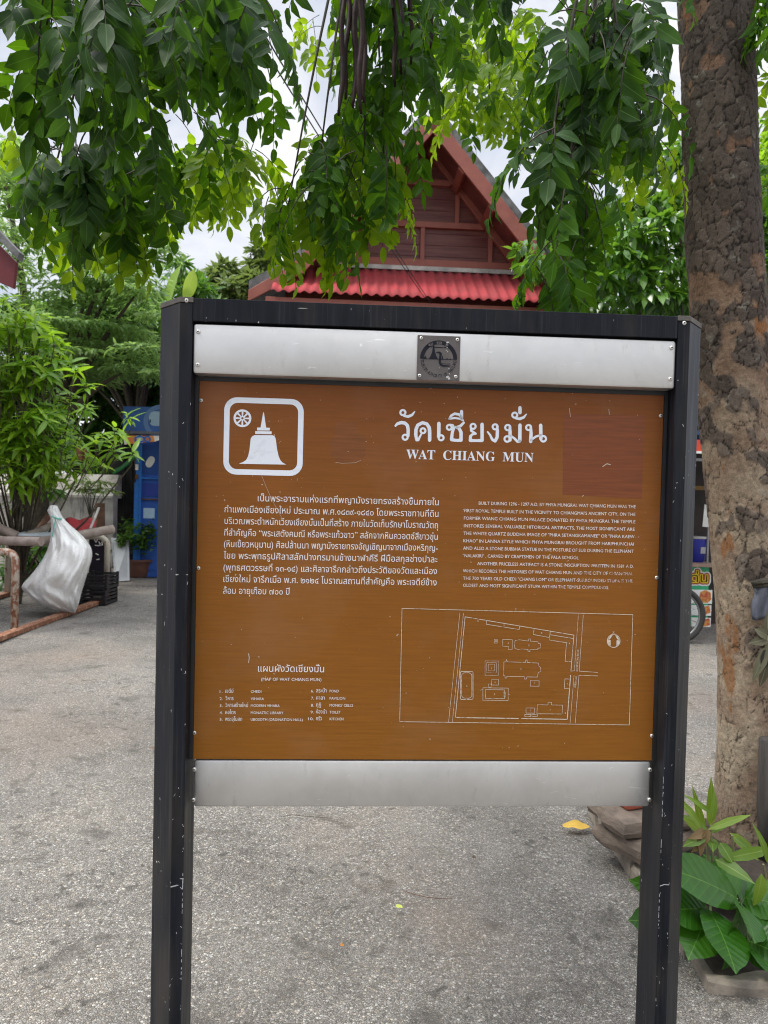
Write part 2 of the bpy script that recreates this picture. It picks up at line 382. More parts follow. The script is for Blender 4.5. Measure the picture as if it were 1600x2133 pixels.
def panel_mat():
    m, N, L, P = newmat('shade_toned_bronze_panel')
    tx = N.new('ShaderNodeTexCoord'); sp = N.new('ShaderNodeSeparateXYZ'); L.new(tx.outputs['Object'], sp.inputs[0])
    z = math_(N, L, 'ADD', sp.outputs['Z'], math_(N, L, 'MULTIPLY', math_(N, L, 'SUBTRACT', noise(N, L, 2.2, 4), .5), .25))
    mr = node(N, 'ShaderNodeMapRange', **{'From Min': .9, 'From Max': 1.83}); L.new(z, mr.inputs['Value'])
    c = ramp(N, L, mr.outputs[0], [(0, (.300, .115, .015)), (.5, (.285, .105, .016)), (.8, (.255, .089, .019)), (1, (.222, .072, .021))])  # darker, redder top: header shade and reflection painted into the colour
    br = noise(N, L, 90, 4, .6, stretch=(.10, 1, 2.0), dist=.3); c = mix(N, L, .55, c, ramp(N, L, br, [(.3, (.74, .74, .74)), (.7, (1.15, 1.15, 1.15))]), 'MULTIPLY')
    du = noise(N, L, 3.5, 5, .6); c = mix(N, L, ramp(N, L, du, [(.5, 0.0), (.78, .22)]), c, (.36, .23, .16))
    sk = noise(N, L, 120, 2, .5); bg_ = noise(N, L, 6, 2); k = math_(N, L, 'MULTIPLY', ramp(N, L, sk, [(.745, 0.0), (.76, 1.0)]), ramp(N, L, bg_, [(.5, 0.0), (.6, .8)]))
    c = mix(N, L, k, c, (.6, .5, .42))
    L.new(c, P.inputs['Base Color']); P.inputs['Metallic'].default_value = .35
    L.new(ramp(N, L, br, [(.3, .42), (.7, .58)]), P.inputs['Roughness']); P.inputs['Specular IOR Level'].default_value = .25
    bump(N, L, P, br, .08, .001)
    return m
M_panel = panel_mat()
def paint_mat(name, col, wear_lo, wear_hi, scale, grad=None, dirt=True):
    """white sign paint; wear = noise-driven loss, through which the panel shows"""
    m, N, L, P = newmat(name)
    tx = N.new('ShaderNodeTexCoord'); o = tx.outputs['Object']
    c = mix(N, L, ramp(N, L, noise(N, L, 22, 6, .7, o, 1.0), [(.55, 0.0), (.75, .35 if dirt else .1)]), col, (.40, .41, .43))
    P.inputs['Roughness'].default_value = .5; L.new(c, P.inputs['Base Color'])
    f = noise(N, L, scale, 4, .6, o)
    if grad:
        sp = N.new('ShaderNodeSeparateXYZ'); L.new(o, sp.inputs[0])
        mr = node(N, 'ShaderNodeMapRange', **{'From Min': grad[0], 'From Max': grad[1], 'To Min': 0.0, 'To Max': grad[2]}); L.new(sp.outputs['X'], mr.inputs['Value'])
        mz = node(N, 'ShaderNodeMapRange', **{'From Min': grad[3], 'From Max': grad[4], 'To Min': 1.0, 'To Max': 0.0}); L.new(sp.outputs['Z'], mz.inputs['Value'])
        f = math_(N, L, 'ADD', f, math_(N, L, 'MULTIPLY', mr.outputs[0], mz.outputs[0]))
    a = ramp(N, L, f, [(wear_lo, 0.0), (wear_hi, .88)])
    L.new(mix(N, L, a, c, (.26, .098, .016)), P.inputs['Base Color'])
    return m
M_white = paint_mat('white_sign_paint', (.84, .88, .94), .80, .9, 60)
M_script = paint_mat('worn_script_paint', (.84, .81, .78), .56, .80, 150)
M_capital = paint_mat('worn_capital_paint', (.80, .74, .70), .58, .80, 120, (.25, .45, .20, 1.37, 1.47))
M_map = paint_mat('worn_map_paint', (.66, .58, .46), .50, .72, 170)
# posts: chamfered profile
FW, CXP, CYP, DEP, ZT = .0283, .0611, .0674, .1119, 1.992
def post_poly(s, gap=0.0):
    a = [(H_-gap, -gap), (H_+FW, -gap), (H_+FW+CXP+gap, CYP), (H_+FW+CXP+gap, DEP+gap), (H_-gap, DEP+gap)]
    return [(s*x, y) for x, y in a]
for s in (-1, 1):
    mb = MB(); mb.prism([V(x, y, 0) for x, y in post_poly(s)], V(0, 0, -.25), V(0, 0, ZT)); p = mb.build('post', M_post, board, bevel=.0015)
    mb = MB(); mb.prism([V(x, y, 0) for x, y in post_poly(s, .0018)], V(0, 0, ZT+.001), V(0, 0, ZT+.013)); mb.build('post_cap', M_cap, p, bevel=.001)
# top rail, between the posts
def zof(px, py, y): return pl(px, py, y)[1]
mb = MB(); mb.box((0, .05, (1.951+2.004)/2), (2*H_-.0006, .0976, 2.004-1.951)); mb.build('top_rail', M_post, board, bevel=.0012)
mb = MB(); mb.box((0, .066, 1.885), (2*H_-.001, .05, .13)); mb.build('backing_board', M_black, board)
# screws
def screw_mesh(c, r, ax=((1, 0, 0), (0, 0, 1), (0, -1, 0))):
    mb = MB(); q = [(r*1.05, 0), (r*1.0, r*.22), (r*.80, r*.50), (r*.50, r*.62), (r*.36, r*.60), (r*.34, r*.12), (0.0001, r*.10)]
    mb.lathe(c, q, 18, ax, [0, 0, 0, 0, 1, 1]); return mb
def screws(parent, pts, y, r=.0052):
    for (px, py) in pts:
        u, z = pl(px, py, y); screw_mesh((u, y+.0006, z), r).build('screw', [M_screw, M_black], parent, smooth=True, angle=.9)
def plate(name, z0, z1, y, x0, x1, dep):
    mb = MB(); mb.box(((x0+x1)/2, y+dep/2, (z0+z1)/2), (x1-x0, dep, z1-z0)); o = mb.build(name, M_steel, board, bevel=.007)
    o.data.polygons.foreach_set('use_smooth', [True]*len(o.data.polygons)); o.data.set_sharp_from_angle(angle=.5)
    return o
top = plate('header_plate', 1.8305, 1.9465, .0041, -H_+.001, H_-.001, .05)
screws(top, [(413, 691), (412, 760), (1399, 724.5), (1396.5, 789.5)], .0041)
bot = plate('footer_plate', .7935, .9094, .0431, -.5635, .5635, .045)
screws(bot, [(404.5, 1603), (402.5, 1666.5), (1354.5, 1603.5), (1353, 1666)], .0431)
for s, pts in ((0, [(389, 626)]), (1, [(1425.5, 673)])):
    screws([c for c in board.children if c.name.startswith('post') and 'cap' not in c.name][s], pts, 0.0)
# info panel
RP = .0448
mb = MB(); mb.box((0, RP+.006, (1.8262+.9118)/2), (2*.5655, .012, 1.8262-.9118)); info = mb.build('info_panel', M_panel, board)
screws(info, [(419, 834), (413.5, 1183.5), (405, 1526.5), (1376.5, 866), (1368, 1203.5), (1358, 1533)], RP, .0048)
for s in (-1, 1):
    mb = MB(); mb.box((s*.5704, RP+.016, 1.369), (.0085, .04, .914)); mb.build('channel', M_black, board)
Y0 = RP-.0006
def P2(crop, pts):
    x0, y0, k = crop
    return [pl(x0+x/k, y0+y/k, RP) for x, y in pts]
PXM = 1.0*np.linalg.norm(pl(900, 1200, RP)-pl(901, 1200, RP))      # metres per photo pixel
# -- pictogram
C8 = (440, 810, 7.2727)
fl = Flat()
def rrect(x0, y0, x1, y1, r, n=7):
    out = []
    for cx, cy, a0 in ((x1-r, y0+r, 270), (x1-r, y1-r, 0), (x0+r, y1-r, 90), (x0+r, y0+r, 180)):
        out += [(cx+r*math.cos(R(a0+90*k/n)), cy+r*math.sin(R(a0+90*k/n))) for k in range(n+1)]
    return out
a = pl(466.5, 826.5, RP); b = pl(632, 992, RP); c_ = pl(631.5, 832, RP); d_ = pl(466, 988, RP)
px0, px1 = (a[0]+d_[0])/2, (b[0]+c_[0])/2; pz1, pz0 = (a[1]+c_[1])/2, (b[1]+d_[1])/2
fw = 11.2*PXM
fl.loop(rrect(px0, pz0, px1, pz1, 26*PXM)); fl.loop(rrect(px0+fw, pz0+fw, px1-fw, pz1-fw, 16*PXM), False); fl.flush()
# stupa
fl.loop(P2(C8, [(793, 350), (802, 375), (833, 588), (890, 590), (888, 632), (696, 630), (698, 586), (748, 586), (785, 375)])); fl.flush()
fl.loop(P2(C8, [(668, 640), (917, 644), (915, 688), (667, 684)])); fl.flush()
fl.loop(P2(C8, [(660, 700), (930, 703), (955, 715), (975, 745), (985, 800), (990, 850), (1000, 920), (1020, 1010), (1048, 1080), (1085, 1120), (1140, 1147), (780, 1142), (420, 1134), (480, 1110), (530, 1078), (560, 1020), (580, 930), (590, 840), (598, 760), (618, 722)])); fl.flush()
# wheel of eight spokes
cw = P2(C8, [(474, 446)])[0]; pr = 131/7.2727*PXM
circ = lambda c, r, n=28: [(c[0]+r*math.cos(2*math.pi*k/n), c[1]+r*math.sin(2*math.pi*k/n)) for k in range(n)]
fl.loop(circ(cw, pr)); fl.loop(circ(cw, pr*.76), False); fl.flush()
hub = Flat()
fl.loop(circ(cw, pr*.27, 16)); fl.loop(circ(cw, pr*.13, 12), False); fl.flush()
for k in range(8):
    an = k*math.pi/4; q = np.array([math.cos(an), math.sin(an)]); t_ = np.array([-q[1], q[0]])
    fl.loop([cw+q*pr*.255+t_*pr*.075, cw+q*pr*.255-t_*pr*.075, cw+q*pr*.775-t_*pr*.11, cw+q*pr*.775+t_*pr*.11]); fl.flush()
fl.build('pictogram', M_white, info, Y0)
# -- Thai title, drawn with strokes
C2 = (780, 820, 2.5806); fl = Flat(); TW = 17.5/2.5806*PXM
def arc(cx, cy, r, a0, a1, n=8, ry=None):
    ry = ry or r
    return [(cx+r*math.cos(R(a0+(a1-a0)*k/n)), cy+ry*math.sin(R(a0+(a1-a0)*k/n))) for k in range(n+1)]
def st(pts, wd=1.0, ring=None):
    fl.stroke(P2(C2, pts), TW*wd if np.isscalar(wd) else [TW*x for x in wd])
    if ring:
        for (cx, cy, r) in (ring if isinstance(ring, list) else [ring]): fl.stroke(P2(C2, arc(cx, cy, r, 0, 360, 14)[:-1]), TW*.62, closed=True)
    fl.flush()
C2 = (810, 835, 4.7059); TW = 33/4.7059*PXM
st([(65, 245), (85, 224), (122, 213), (158, 218), (182, 242), (190, 280), (188, 345)], [.6, .85, 1, 1, 1, 1, .9], (160, 357, 25))
st([(148, 148), (190, 154), (228, 138), (254, 104)], [.6, .85, .75, .35], (138, 115, 25))
st([(322, 318), (305, 350), (288, 384), (272, 384), (264, 330), (266, 280), (284, 238), (330, 214), (372, 226), (396, 262), (400, 300), (400, 385)], [.5, .6, .75, .8, 1, 1, 1, .95, 1, 1.05, 1.05, 1.05], (335, 293, 24))
st([(491, 222), (489, 350)], 1.05, (512, 362, 25))
st([(598, 232), (626, 240), (636, 268), (622, 310), (614, 380), (660, 388), (708, 386), (708, 310), (690, 272), (655, 256)], [.5, .75, .85, .9, 1, .85, 1, 1.05, .95, .6], (592, 260, 24))
st([(660, 262), (705, 244), (734, 214)], [.7, .85, .7])
st([(594, 176), (610, 146), (645, 126), (690, 134), (716, 166)], [.6, .7, .75, .8, .7]); st([(592, 176), (650, 168), (700, 176), (728, 192)], .6); st([(713, 104), (713, 172)], .95)
st([(803, 268), (806, 292), (852, 322), (818, 328), (800, 348), (798, 388), (860, 390), (914, 388), (914, 230)], [.5, .7, .65, .65, .85, .95, .8, 1, 1.05], (826, 250, 25))
st([(1060, 242), (1064, 290), (1062, 355), (1042, 394), (1014, 380), (992, 334), (968, 304)], [.5, 1, 1, .95, .8, .65, .5], (1042, 255, 25))
st([(1186, 246), (1188, 300), (1188, 385)], [.7, 1, 1], [(1166, 262, 26), (1160, 374, 27)]); st([(1190, 340), (1228, 366), (1262, 400), (1284, 395)], [.6, .7, .8, .9]); st([(1285, 238), (1283, 392)], 1.05)
st([(1244, 172), (1284, 176), (1322, 162), (1348, 130)], [.6, .85, .75, .35], (1234, 140, 25)); st([(1285, 68), (1285, 116)], 1.05)
st([(1391, 248), (1394, 320), (1390, 398)], [.7, 1, 1.05], (1370, 262, 25)); st([(1390, 388), (1440, 350), (1492, 334)], .65); st([(1488, 240), (1490, 372)], 1.05, (1514, 372, 27))
fl.build('thai_title', M_white, info, Y0)
# -- lettering lines
def put_text(fl, s, x0, y0, x1, y1, cap, latin=True, off=0.0, res=2, plain=False):
    """baseline from (x0,y0) to (x1,y1) in photo pixels, cap = letter height in photo pixels"""
    a = pl(x0, y0, RP); b = pl(x1, y1, RP); z = (a[1]+b[1])/2
    ov, tr = text_shape(serif(s) if latin and not plain else s, res, off)
    if len(tr) == 0: return
    xs = ov[tr.ravel()][:, 0]; lo, hi = xs.min(), xs.max()
    hgt = .72 if latin else .545
    p = np.stack([(ov[:, 0]-lo)/(hi-lo)*(b[0]-a[0])+a[0], ov[:, 1]/hgt*cap*PXM+z], 1)
    fl.parts.append((p, tr))
fl = Flat(); put_text(fl, 'WAT  CHIANG  MUN', 846, 956.5, 1111, 961.5, 20, res=4); fl.build('english_title', M_white, info, Y0)
thai = ['เป็นพระอารามแห่งแรกที่พญามังรายทรงสร้างขึ้นภายใน', 'กำแพงเมืองเชียงใหม่ ประมาณ พ.ศ.๑๘๓๙-๑๘๔๐ โดยพระราชทานที่ดิน', 'บริเวณพระตำหนักเวียงเชียงมั่นเป็นที่สร้าง ภายในวัดเก็บรักษาโบราณวัตถุ', 'ที่สำคัญคือ “พระเสตังคมณี หรือพระแก้วขาว” สลักจากหินควอตซ์สีขาวขุ่น', '(หินเขี้ยวหนุมาน) ศิลปล้านนา พญามังรายทรงอัญเชิญมาจากเมืองหริภุญ-', 'ไชย พระพุทธรูปศิลาสลักปางทรมานช้างนาฬาคีรี ฝีมือสกุลช่างปาละ', '(พุทธศตวรรษที่ ๑๓-๑๔) และศิลาจารึกกล่าวถึงประวัติของวัดและเมือง', 'เชียงใหม่ จารึกเมื่อ พ.ศ. ๒๑๒๔ โบราณสถานที่สำคัญคือ พระเจดีย์ช้าง', 'ล้อม อายุเกือบ ๗๐๐ ปี']
C3 = (420, 1020, 3.0769)
ends = [(360, 77, 1520, 97), (147, 151, 1518, 168), (147, 224, 1515, 243), (146, 299, 1513, 316), (143, 372, 1513, 388), (141, 446, 1511, 462), (140, 521, 1508, 538), (140, 595, 1506, 610), (138, 668, 563, 671)]
fl = Flat()
for s, (x0, y0, x1, y1) in zip(thai, ends): put_text(fl, s, 420+x0/3.0769, 1020+y0/3.0769, 420+x1/3.0769, 1020+y1/3.0769, 10.3, False, .0)
fl.build('thai_paragraph', M_script, info, Y0)
eng = ['BUILT DURING 1296 - 1297 A.D. BY PHYA MUNGRAI. WAT CHIANG MUN WAS THE', "FIRST ROYAL TEMPLE BUILT IN THE VICINITY TO CHIANGMAI'S ANCIENT CITY, ON THE", 'FORMER WIANG CHIANG MUN PALACE DONATED BY PHYA MUNGRAI. THE TEMPLE', 'INSTORES SEVERAL VALUABLE HITORICAL ARTIFACTS, THE MOST SIGNIFICANT ARE', 'THE WHITE QUARTZ BUDDHA IMAGE OF "PHRA SETANGKAMANEE" OR "PHRA KAEW', 'KHAO" IN LANNA STYLE WHICH PHYA MUNGRAI BROUGHT FROM HARIPHUNCHAI', 'AND ALSO A STONE BUBBHA STATUE IN THE POSTURE OF SUB DURING THE ELEPHANT', '"NALAKIRI" , CARVED BY CRAFTSMEN OF THE PALA SCHOOL', 'ANOTHER PRICELESS ARTIFACT IS A STONE INSCRIPTION WRITTEN IN 1581 A.D.', 'WHICH RECORDS THE HISTORIES OF WAT CHIANG MUN AND THE CITY OF CHIANGMAI.', 'THE 700 YEARS OLD CHEDI "CHANG LOM" OR ELEPHANT-SURROUNDED STUPA IS THE', 'OLDEST AND MOST SIGNIFICANT STUPA WITHIN THE TEMPLE COMPOUNDS.']
ends = [(218, 122, 1462, 145), (102, 181, 1460, 206), (100, 241, 1460, 264), (100, 300, 1455, 325), (97, 359, 1453, 384), (96, 418, 1448, 443), (94, 476, 1446, 501), (92, 536, 1010, 552), (206, 597, 1446, 622), (92, 654, 1440, 681), (93, 713, 1440, 739), (93, 769, 1250, 791)]
fl = Flat()
for s, (x0, y0, x1, y1) in zip(eng, ends): put_text(fl, s, 940+x0/3.8095, 1020+y0/3.8095, 940+x1/3.8095, 1020+y1/3.8095, 7.0, True, 0.0, plain=True)
fl.build('english_paragraph', M_capital, info, Y0)
# -- map legend
fl = Flat(); q = lambda s, x0, y, x1, cap, lt: put_text(fl, s, 430+x0/4.3243, 1350+y/4.3243, 430+x1/4.3243, 1350+(y+.004*(x1-x0))/4.3243, cap, lt, 0.0 if lt else .006, plain=lt)
q('แผนผังวัดเชียงมั่น', 465, 213, 1060, 11, False)
q('(MAP OF WAT CHIANG MUN)', 494, 294, 1036, 6.6, True)
for row in [(1, 'เจดีย์', 245, 'CHEDI', 495, 402), (2, 'วิหาร', 245, 'VIHARA', 520, 467), (3, 'วิหารสร้างใหม่', 375, 'MODERN VIHARA', 660, 529), (4, 'หอไตร', 265, 'MONASTIC LIBRARY', 693, 593), (5, 'พระอุโบสถ', 322, 'UBOSOTH (ORDINATION HALL)', 868, 654)]:
    k, t1, e1, t2, e2, y = row
    q(f'{k}.', 120, y, 146, 6, True); q(t1, 170, y, e1, 6.2, False); q(t2, 400, y, e2, 5.6, True)
for row in [('6.', 942, 'สระน้ำ', 1082, 'POND', 1193, 398), ('7.', 944, 'ศาลา', 1065, 'PAVILION', 1250, 463), ('8.', 942, 'กุฏิ', 1032, "MONKS' CELLS", 1320, 526), ('9.', 938, 'ห้องน้ำ', 1082, 'TOILET', 1208, 588), ('10.', 916, 'ครัว', 1040, 'KITCHEN', 1235, 649)]:
    k, x0, t1, e1, t2, e2, y = row
    q(k, x0, y, 967, 6, True); q(t1, 988, y, e1, 6.2, False); q(t2, 1110, y, e2, 5.6, True)
fl.build('map_legend', M_script, info, Y0)
# -- site map
C5 = (810, 1250, 2.9091); fl = Flat()
def ln(pts, wd=1.0, closed=False): fl.stroke(P2(C5, pts), wd*PXM, closed, True, 6); fl.flush()
ln([(80, 50), (1478, 88), (1457, 756), (66, 736)], 1.15, True)
ln([(430, 78), (362, 738)], .8); ln([(452, 80), (385, 738)], .8)
ln([(403, 711), (462, 101), (1121, 212), (1103, 430)], 1.3); ln([(403, 711), (785, 717)], 1.8); ln([(804, 717), (1081, 722)], 1.8); ln([(1101, 455), (1081, 722)], 1.8)
ln([(1148, 88), (1124, 428), (1103, 430)], .8); ln([(1178, 90), (1153, 430), (1266, 438)], .9); ln([(1266, 459), (1152, 455), (1129, 747)], .9); ln([(1122, 455), (1098, 747)], .8)
B = lambda x0, y0, x1, y1, wd=.8: ln([(x0, y0), (x1, y0+(x1-x0)*.015), (x1, y1+(x1-x0)*.015), (x0, y1)], wd, True)
ln([(592, 123), (590, 146), (790, 178), (793, 160)]); ln([(880, 178), (875, 208), (970, 226)]); ln([(978, 190), (972, 242), (1080, 258)]); ln([(980, 210), (1115, 232)]); ln([(1076, 256), (1068, 370), (1102, 373)])
ln([(690, 238), (748, 240), (747, 300), (724, 299), (724, 281), (690, 279)], .8, True); B(639, 237, 657, 260, .7); B(645, 243, 652, 252, .6)
ln([(765, 245), (790, 240), (845, 248), (846, 235), (857, 235), (857, 248), (903, 252), (905, 262), (918, 264), (917, 290), (903, 292), (900, 300), (855, 299), (855, 312), (843, 312), (843, 298), (800, 296), (790, 300), (765, 294), (760, 270)], .8, True)
B(583, 368, 664, 455, .6); B(592, 378, 652, 440, .5); B(604, 388, 640, 428, .5)
ln([(697, 374), (710, 374), (712, 358), (718, 374), (828, 377), (830, 362), (838, 364), (838, 378), (905, 381), (907, 398), (920, 410), (921, 432), (905, 438), (900, 466), (836, 465), (834, 478), (822, 478), (822, 464), (716, 461), (714, 472), (704, 472), (704, 459), (696, 458)], .9, True)
B(622, 481, 665, 514); B(604, 508, 620, 528, .6); B(857, 488, 910, 521); B(570, 531, 723, 606, .9); B(586, 542, 702, 595, .9); B(697, 556, 708, 584, .6); ln([(555, 546), (570, 540)], .8); ln([(723, 570), (733, 572)], .7)
ln([(1092, 478), (1067, 477), (1063, 534), (1090, 535)]); ln([(900, 633), (964, 635), (965, 618), (986, 619), (986, 635), (1052, 636), (1050, 690), (897, 688)], .9, True); B(831, 653, 884, 684, .9); B(824, 692, 859, 704, 1.0); B(866, 692, 900, 704, 1.0)
ln(rrect(434, 432, 510, 602, 8, 3), 1.3, True); ln(rrect(441, 440, 503, 594, 20, 4), 1.1, True)
for (x, y, k) in [(698, 152, '8'), (926, 198, '8'), (723, 260, '4'), (1094, 261, '8'), (848, 273, '3'), (800, 414, '2'), (472, 520, '6'), (643, 496, '4'), (640, 569, '5'), (883, 503, '7'), (1081, 507, '7'), (858, 668, '7'), (977, 663, '7'), (1069, 683, '9'), (540, 125, '9'), (623, 412, '1')]:
    X, Y = 810+x/2.9091, 1250+y/2.9091; put_text(fl, k, X-1.1, Y+2, X+1.1, Y+2, 3.4, True)
# compass
cc = P2(C5, [(1362, 247)])[0]; cr_ = 40/2.9091*PXM
fl.stroke(circ(cc, cr_, 26), 1.6*PXM, True); fl.flush()
u_ = lambda x, z: cc+np.array([x, z])*cr_
fl.loop([u_(-.92, .12), u_(-.45, .12), u_(-.45, -.78), u_(-.75, -.55), u_(-.95, -.2)]); fl.flush(); fl.loop([u_(.92, .12), u_(.45, .12), u_(.45, -.78), u_(.75, -.55), u_(.95, -.2)]); fl.flush()
fl.loop([u_(-.92, .2), u_(-.55, .75), u_(-.15, .95), u_(-.6, .22)]); fl.flush(); fl.loop([u_(.92, .2), u_(.55, .75), u_(.15, .95), u_(.6, .22)]); fl.flush()
put_text(fl, 'Z', 810+1354/2.9091, 1250+203/2.9091, 810+1368/2.9091, 1250+203/2.9091, 4.6, True)
def vtext(s, x0, y0, x1, y1, hgt):
    """lettering that runs up the road"""
    a = P2(C5, [(x0, y0)])[0]; b = P2(C5, [(x1, y1)])[0]; d = b-a; l = np.linalg.norm(d); d /= l; n_ = np.array([-d[1], d[0]])
    ov, tr = text_shape(serif(s)); k = l/ov[:, 0].max()
    fl.parts.append((a+np.outer(ov[:, 0]*k, d)+np.outer(ov[:, 1]/.72*hgt*PXM, n_), tr))
vtext('RAJAPAKINAI ROAD', 1144, 433, 1152, 300, 4.2); vtext('PORTIONARY', 1134, 530, 1140, 460, 4.0)
fl.build('site_map', M_map, info, Y0)
# -- wear: dark rectangle left by a removed sheet, outline of a removed sticker, scratches
m, N, L, P = newmat('unfaded_patch'); P.inputs['Roughness'].default_value = .45; P.inputs['Metallic'].default_value = .35
L.new(ramp(N, L, noise(N, L, 90, 4, .6, stretch=(.1, 1, 2)), [(.3, (.162, .046, .014)), (.7, (.255, .071, .021))]), P.inputs['Base Color'])
fl = Flat(); fl.loop([pl(1175, 862, RP), pl(1343, 866, RP), pl(1337, 1039, RP), pl(1172, 1030, RP)]); fl.build('unfaded_patch', m, info, RP-.0003)
m, N, L, P = newmat('sticker_ghost'); L.new(ramp(N, L, noise(N, L, 90, 4, .6, stretch=(.1, 1, 2)), [(.3, (.168, .055, .012)), (.7, (.258, .085, .018))]), P.inputs['Base Color']); P.inputs['Roughness'].default_value = .45; P.inputs['Metallic'].default_value = .35
fl = Flat(); fl.loop([pl(x, y, RP) for x, y in [(700, 880), (742, 880), (746, 900), (761, 915), (762, 945), (752, 963), (705, 963), (690, 950), (687, 920), (698, 905)]]); fl.build('sticker_ghost', m, info, RP-.0003)
m, N, L, P = newmat('bare_scratch'); P.inputs['Base Color'].default_value = (.62, .50, .40, 1); P.inputs['Roughness'].default_value = .5
fl = Flat()
def scr(pts, wd): fl.stroke([pl(x, y, RP) for x, y in pts], wd*PXM, False, False); fl.flush()
scr([(518, 1361), (519.5, 1370), (518, 1381)], 1.6); scr([(699, 963), (712, 965), (740, 964), (752, 959)], .6)
scr([(543, 985), (553, 1010), (566, 1040), (588, 1080)], .5); scr([(1255, 972), (1264, 966), (1272, 968)], 1.6); scr([(1212, 1034), (1216, 1032)], 1.4); scr([(1186, 850), (1188, 868)], 1.0); scr([(1268, 852), (1269, 864)], 1.0)
for _ in range(46):
    x, y = random.uniform(425, 1350), random.uniform(830, 1560); l_ = random.uniform(.6, 2.4); an = random.uniform(0, 6.28)
    scr([(x, y), (x+l_*math.cos(an), y+l_*math.sin(an))], random.uniform(.5, 1.3))
fl.build('scratch_pattern', m, info, RP-.0009)
# -- chips and scratches on the posts' front faces
m, N, L, P = newmat('chipped_edge'); P.inputs['Base Color'].default_value = (.42, .43, .45, 1); P.inputs['Roughness'].default_value = .5
for s, side in ((-1, 0), (1, 1)):
    fl = Flat()
    x0, x1 = sorted((s*(H_+.001), s*(H_+FW-.001)))
    for _ in range(34):
        z = random.choice([random.uniform(.3, 1.95), random.uniform(.3, .8)]); x = random.uniform(x0, x1) if random.random() < .5 else (x0 if s > 0 else x1)+random.uniform(-.0, .0012)*(-1 if s < 0 else 1)
        l_ = random.uniform(.001, .008); an = random.gauss(math.pi/2, .5)
        fl.stroke([(x, z), (min(max(x+l_*math.cos(an), x0), x1), z+l_*math.sin(an))], random.uniform(.0006, .0014), False, False); fl.flush()
    for z0, z1 in (((.56, .66), (.40, .47)) if s < 0 else ((.79, .90), (.70, .74), (.52, .6))):
        z = z0; xe = (x0 if s > 0 else x1)
        while z < z1: fl.stroke([(xe, z), (xe, z+random.uniform(.004, .012))], random.uniform(.0008, .0016), False, False); fl.flush(); z += random.uniform(.007, .022)
    if s > 0: fl.stroke([(H_+.001, .618), (H_+.012, .622), (H_+.024, .621)], .002, False, False); fl.flush()
    par = [c for c in board.children if c.name.startswith('post') and 'cap' not in c.name][side]
    fl.build('chip_pattern', m, par, -.0004)
# -- emblem plate
C7 = (850, 690, 12.3077); YE = .0041-.004
M_epl = simple('emblem_plate_metal', (.10, .088, .086), (.13, .115, .11), 20, .6, 0, spec=.3)
M_edk = simple('emblem_dark_enamel', (.012, .013, .019), (.018, .019, .026), 30, .7, spec=.15)
E7 = lambda pts: [pl(850+x/12.3077, 690+y/12.3077, YE) for x, y in pts]
q4 = E7([(258, 92), (1353, 135), (1316, 1276), (214, 1240)])
ex0, ex1, ez0, ez1 = (q4[0][0]+q4[3][0])/2, (q4[1][0]+q4[2][0])/2, (q4[2][1]+q4[3][1])/2, (q4[0][1]+q4[1][1])/2
mb = MB(); mb.box(((ex0+ex1)/2, YE+.0019, (ez0+ez1)/2), (ex1-ex0, .0038, ez1-ez0)); emb = mb.build('emblem_plate', M_epl, board, bevel=.0006)
screws(emb, [(850+340/12.31, 690+176/12.31), (850+1268/12.31, 690+216/12.31), (850+300/12.31, 690+1136/12.31), (850+1226/12.31, 690+1166/12.31)], YE, .0042)
ec = np.array([(ex0+ex1)/2, (ez0+ez1)/2-.003]); er = (ex1-ex0)*.435; eu = lambda x, z: ec+np.array([x, z])*er
fl = Flat()
ringp = lambda r0, r1, a0, a1, n=20: [eu(r1*math.cos(R(a0+(a1-a0)*k/n)), r1*math.sin(R(a0+(a1-a0)*k/n))) for k in range(n+1)]+[eu(r0*math.cos(R(a1+(a0-a1)*k/n)), r0*math.sin(R(a1+(a0-a1)*k/n))) for k in range(n+1)]
fl.loop(ringp(.79, 1.0, 2, 56)); fl.flush(); fl.loop(ringp(.79, 1.0, 128, 178)); fl.flush(); fl.loop(ringp(.95, 1.0, 56, 128)); fl.flush(); fl.loop(ringp(.79, .81, 56, 128)); fl.flush()
for a0, a1 in ((66, 80), (98, 112)): fl.loop(ringp(.81, .95, a0, a1, 6)); fl.flush()
fl.loop([eu(-.98, .02), eu(.98, .02), eu(.98, -.015), eu(-.98, -.015)]); fl.flush()
fl.loop([eu(-.52, .02), eu(-.42, .2), eu(-.36, .38), eu(-.33, .62), eu(-.30, .8), eu(-.26, .8), eu(-.24, .6), eu(-.2, .38), eu(-.14, .2), eu(-.04, .02)]); fl.flush()
fl.stroke([eu(-.6, .66), eu(-.1, .63), eu(.2, .62)], .05*er); fl.flush(); fl.stroke([eu(.26, .64), eu(.6, .62)], .05*er); fl.flush()
fl.stroke([eu(-.12, .36), eu(.02, .36), eu(.10, .30), eu(.08, .1), eu(.06, -.15), eu(.12, -.28), eu(.24, -.34), eu(.62, -.34)], [.05*er, .11*er, .13*er, .12*er, .12*er, .12*er, .1*er, .05*er]); fl.flush()
fl.stroke([eu(.16, -.22), eu(.4, -.24), eu(.62, -.23)], .03*er); fl.flush()
for x, h_ in ((-.76, .14), (-.7, .2), (.2, .22), (.45, .1), (.62, .08)): fl.loop([eu(x-.05, .02), eu(x+.05, .02), eu(x, h_)]); fl.flush()
word = 'TOURISM AUTHORITY OF THAILAND'
for k, ch in enumerate(word):
    if ch == ' ': continue
    an = R(186+168*k/(len(word)-1)); ov, tr = text_shape(ch); r_ = .88
    rd = np.array([math.cos(an), math.sin(an)]); tn = np.array([-rd[1], rd[0]])
    cxo = (ov[:, 0].max()+ov[:, 0].min())/2
    fl.parts.append((ec+er*(np.outer((ov[:, 0]-cxo)*.17, tn)+np.outer(r_-(ov[:, 1]-.35)*.26, rd)), tr))
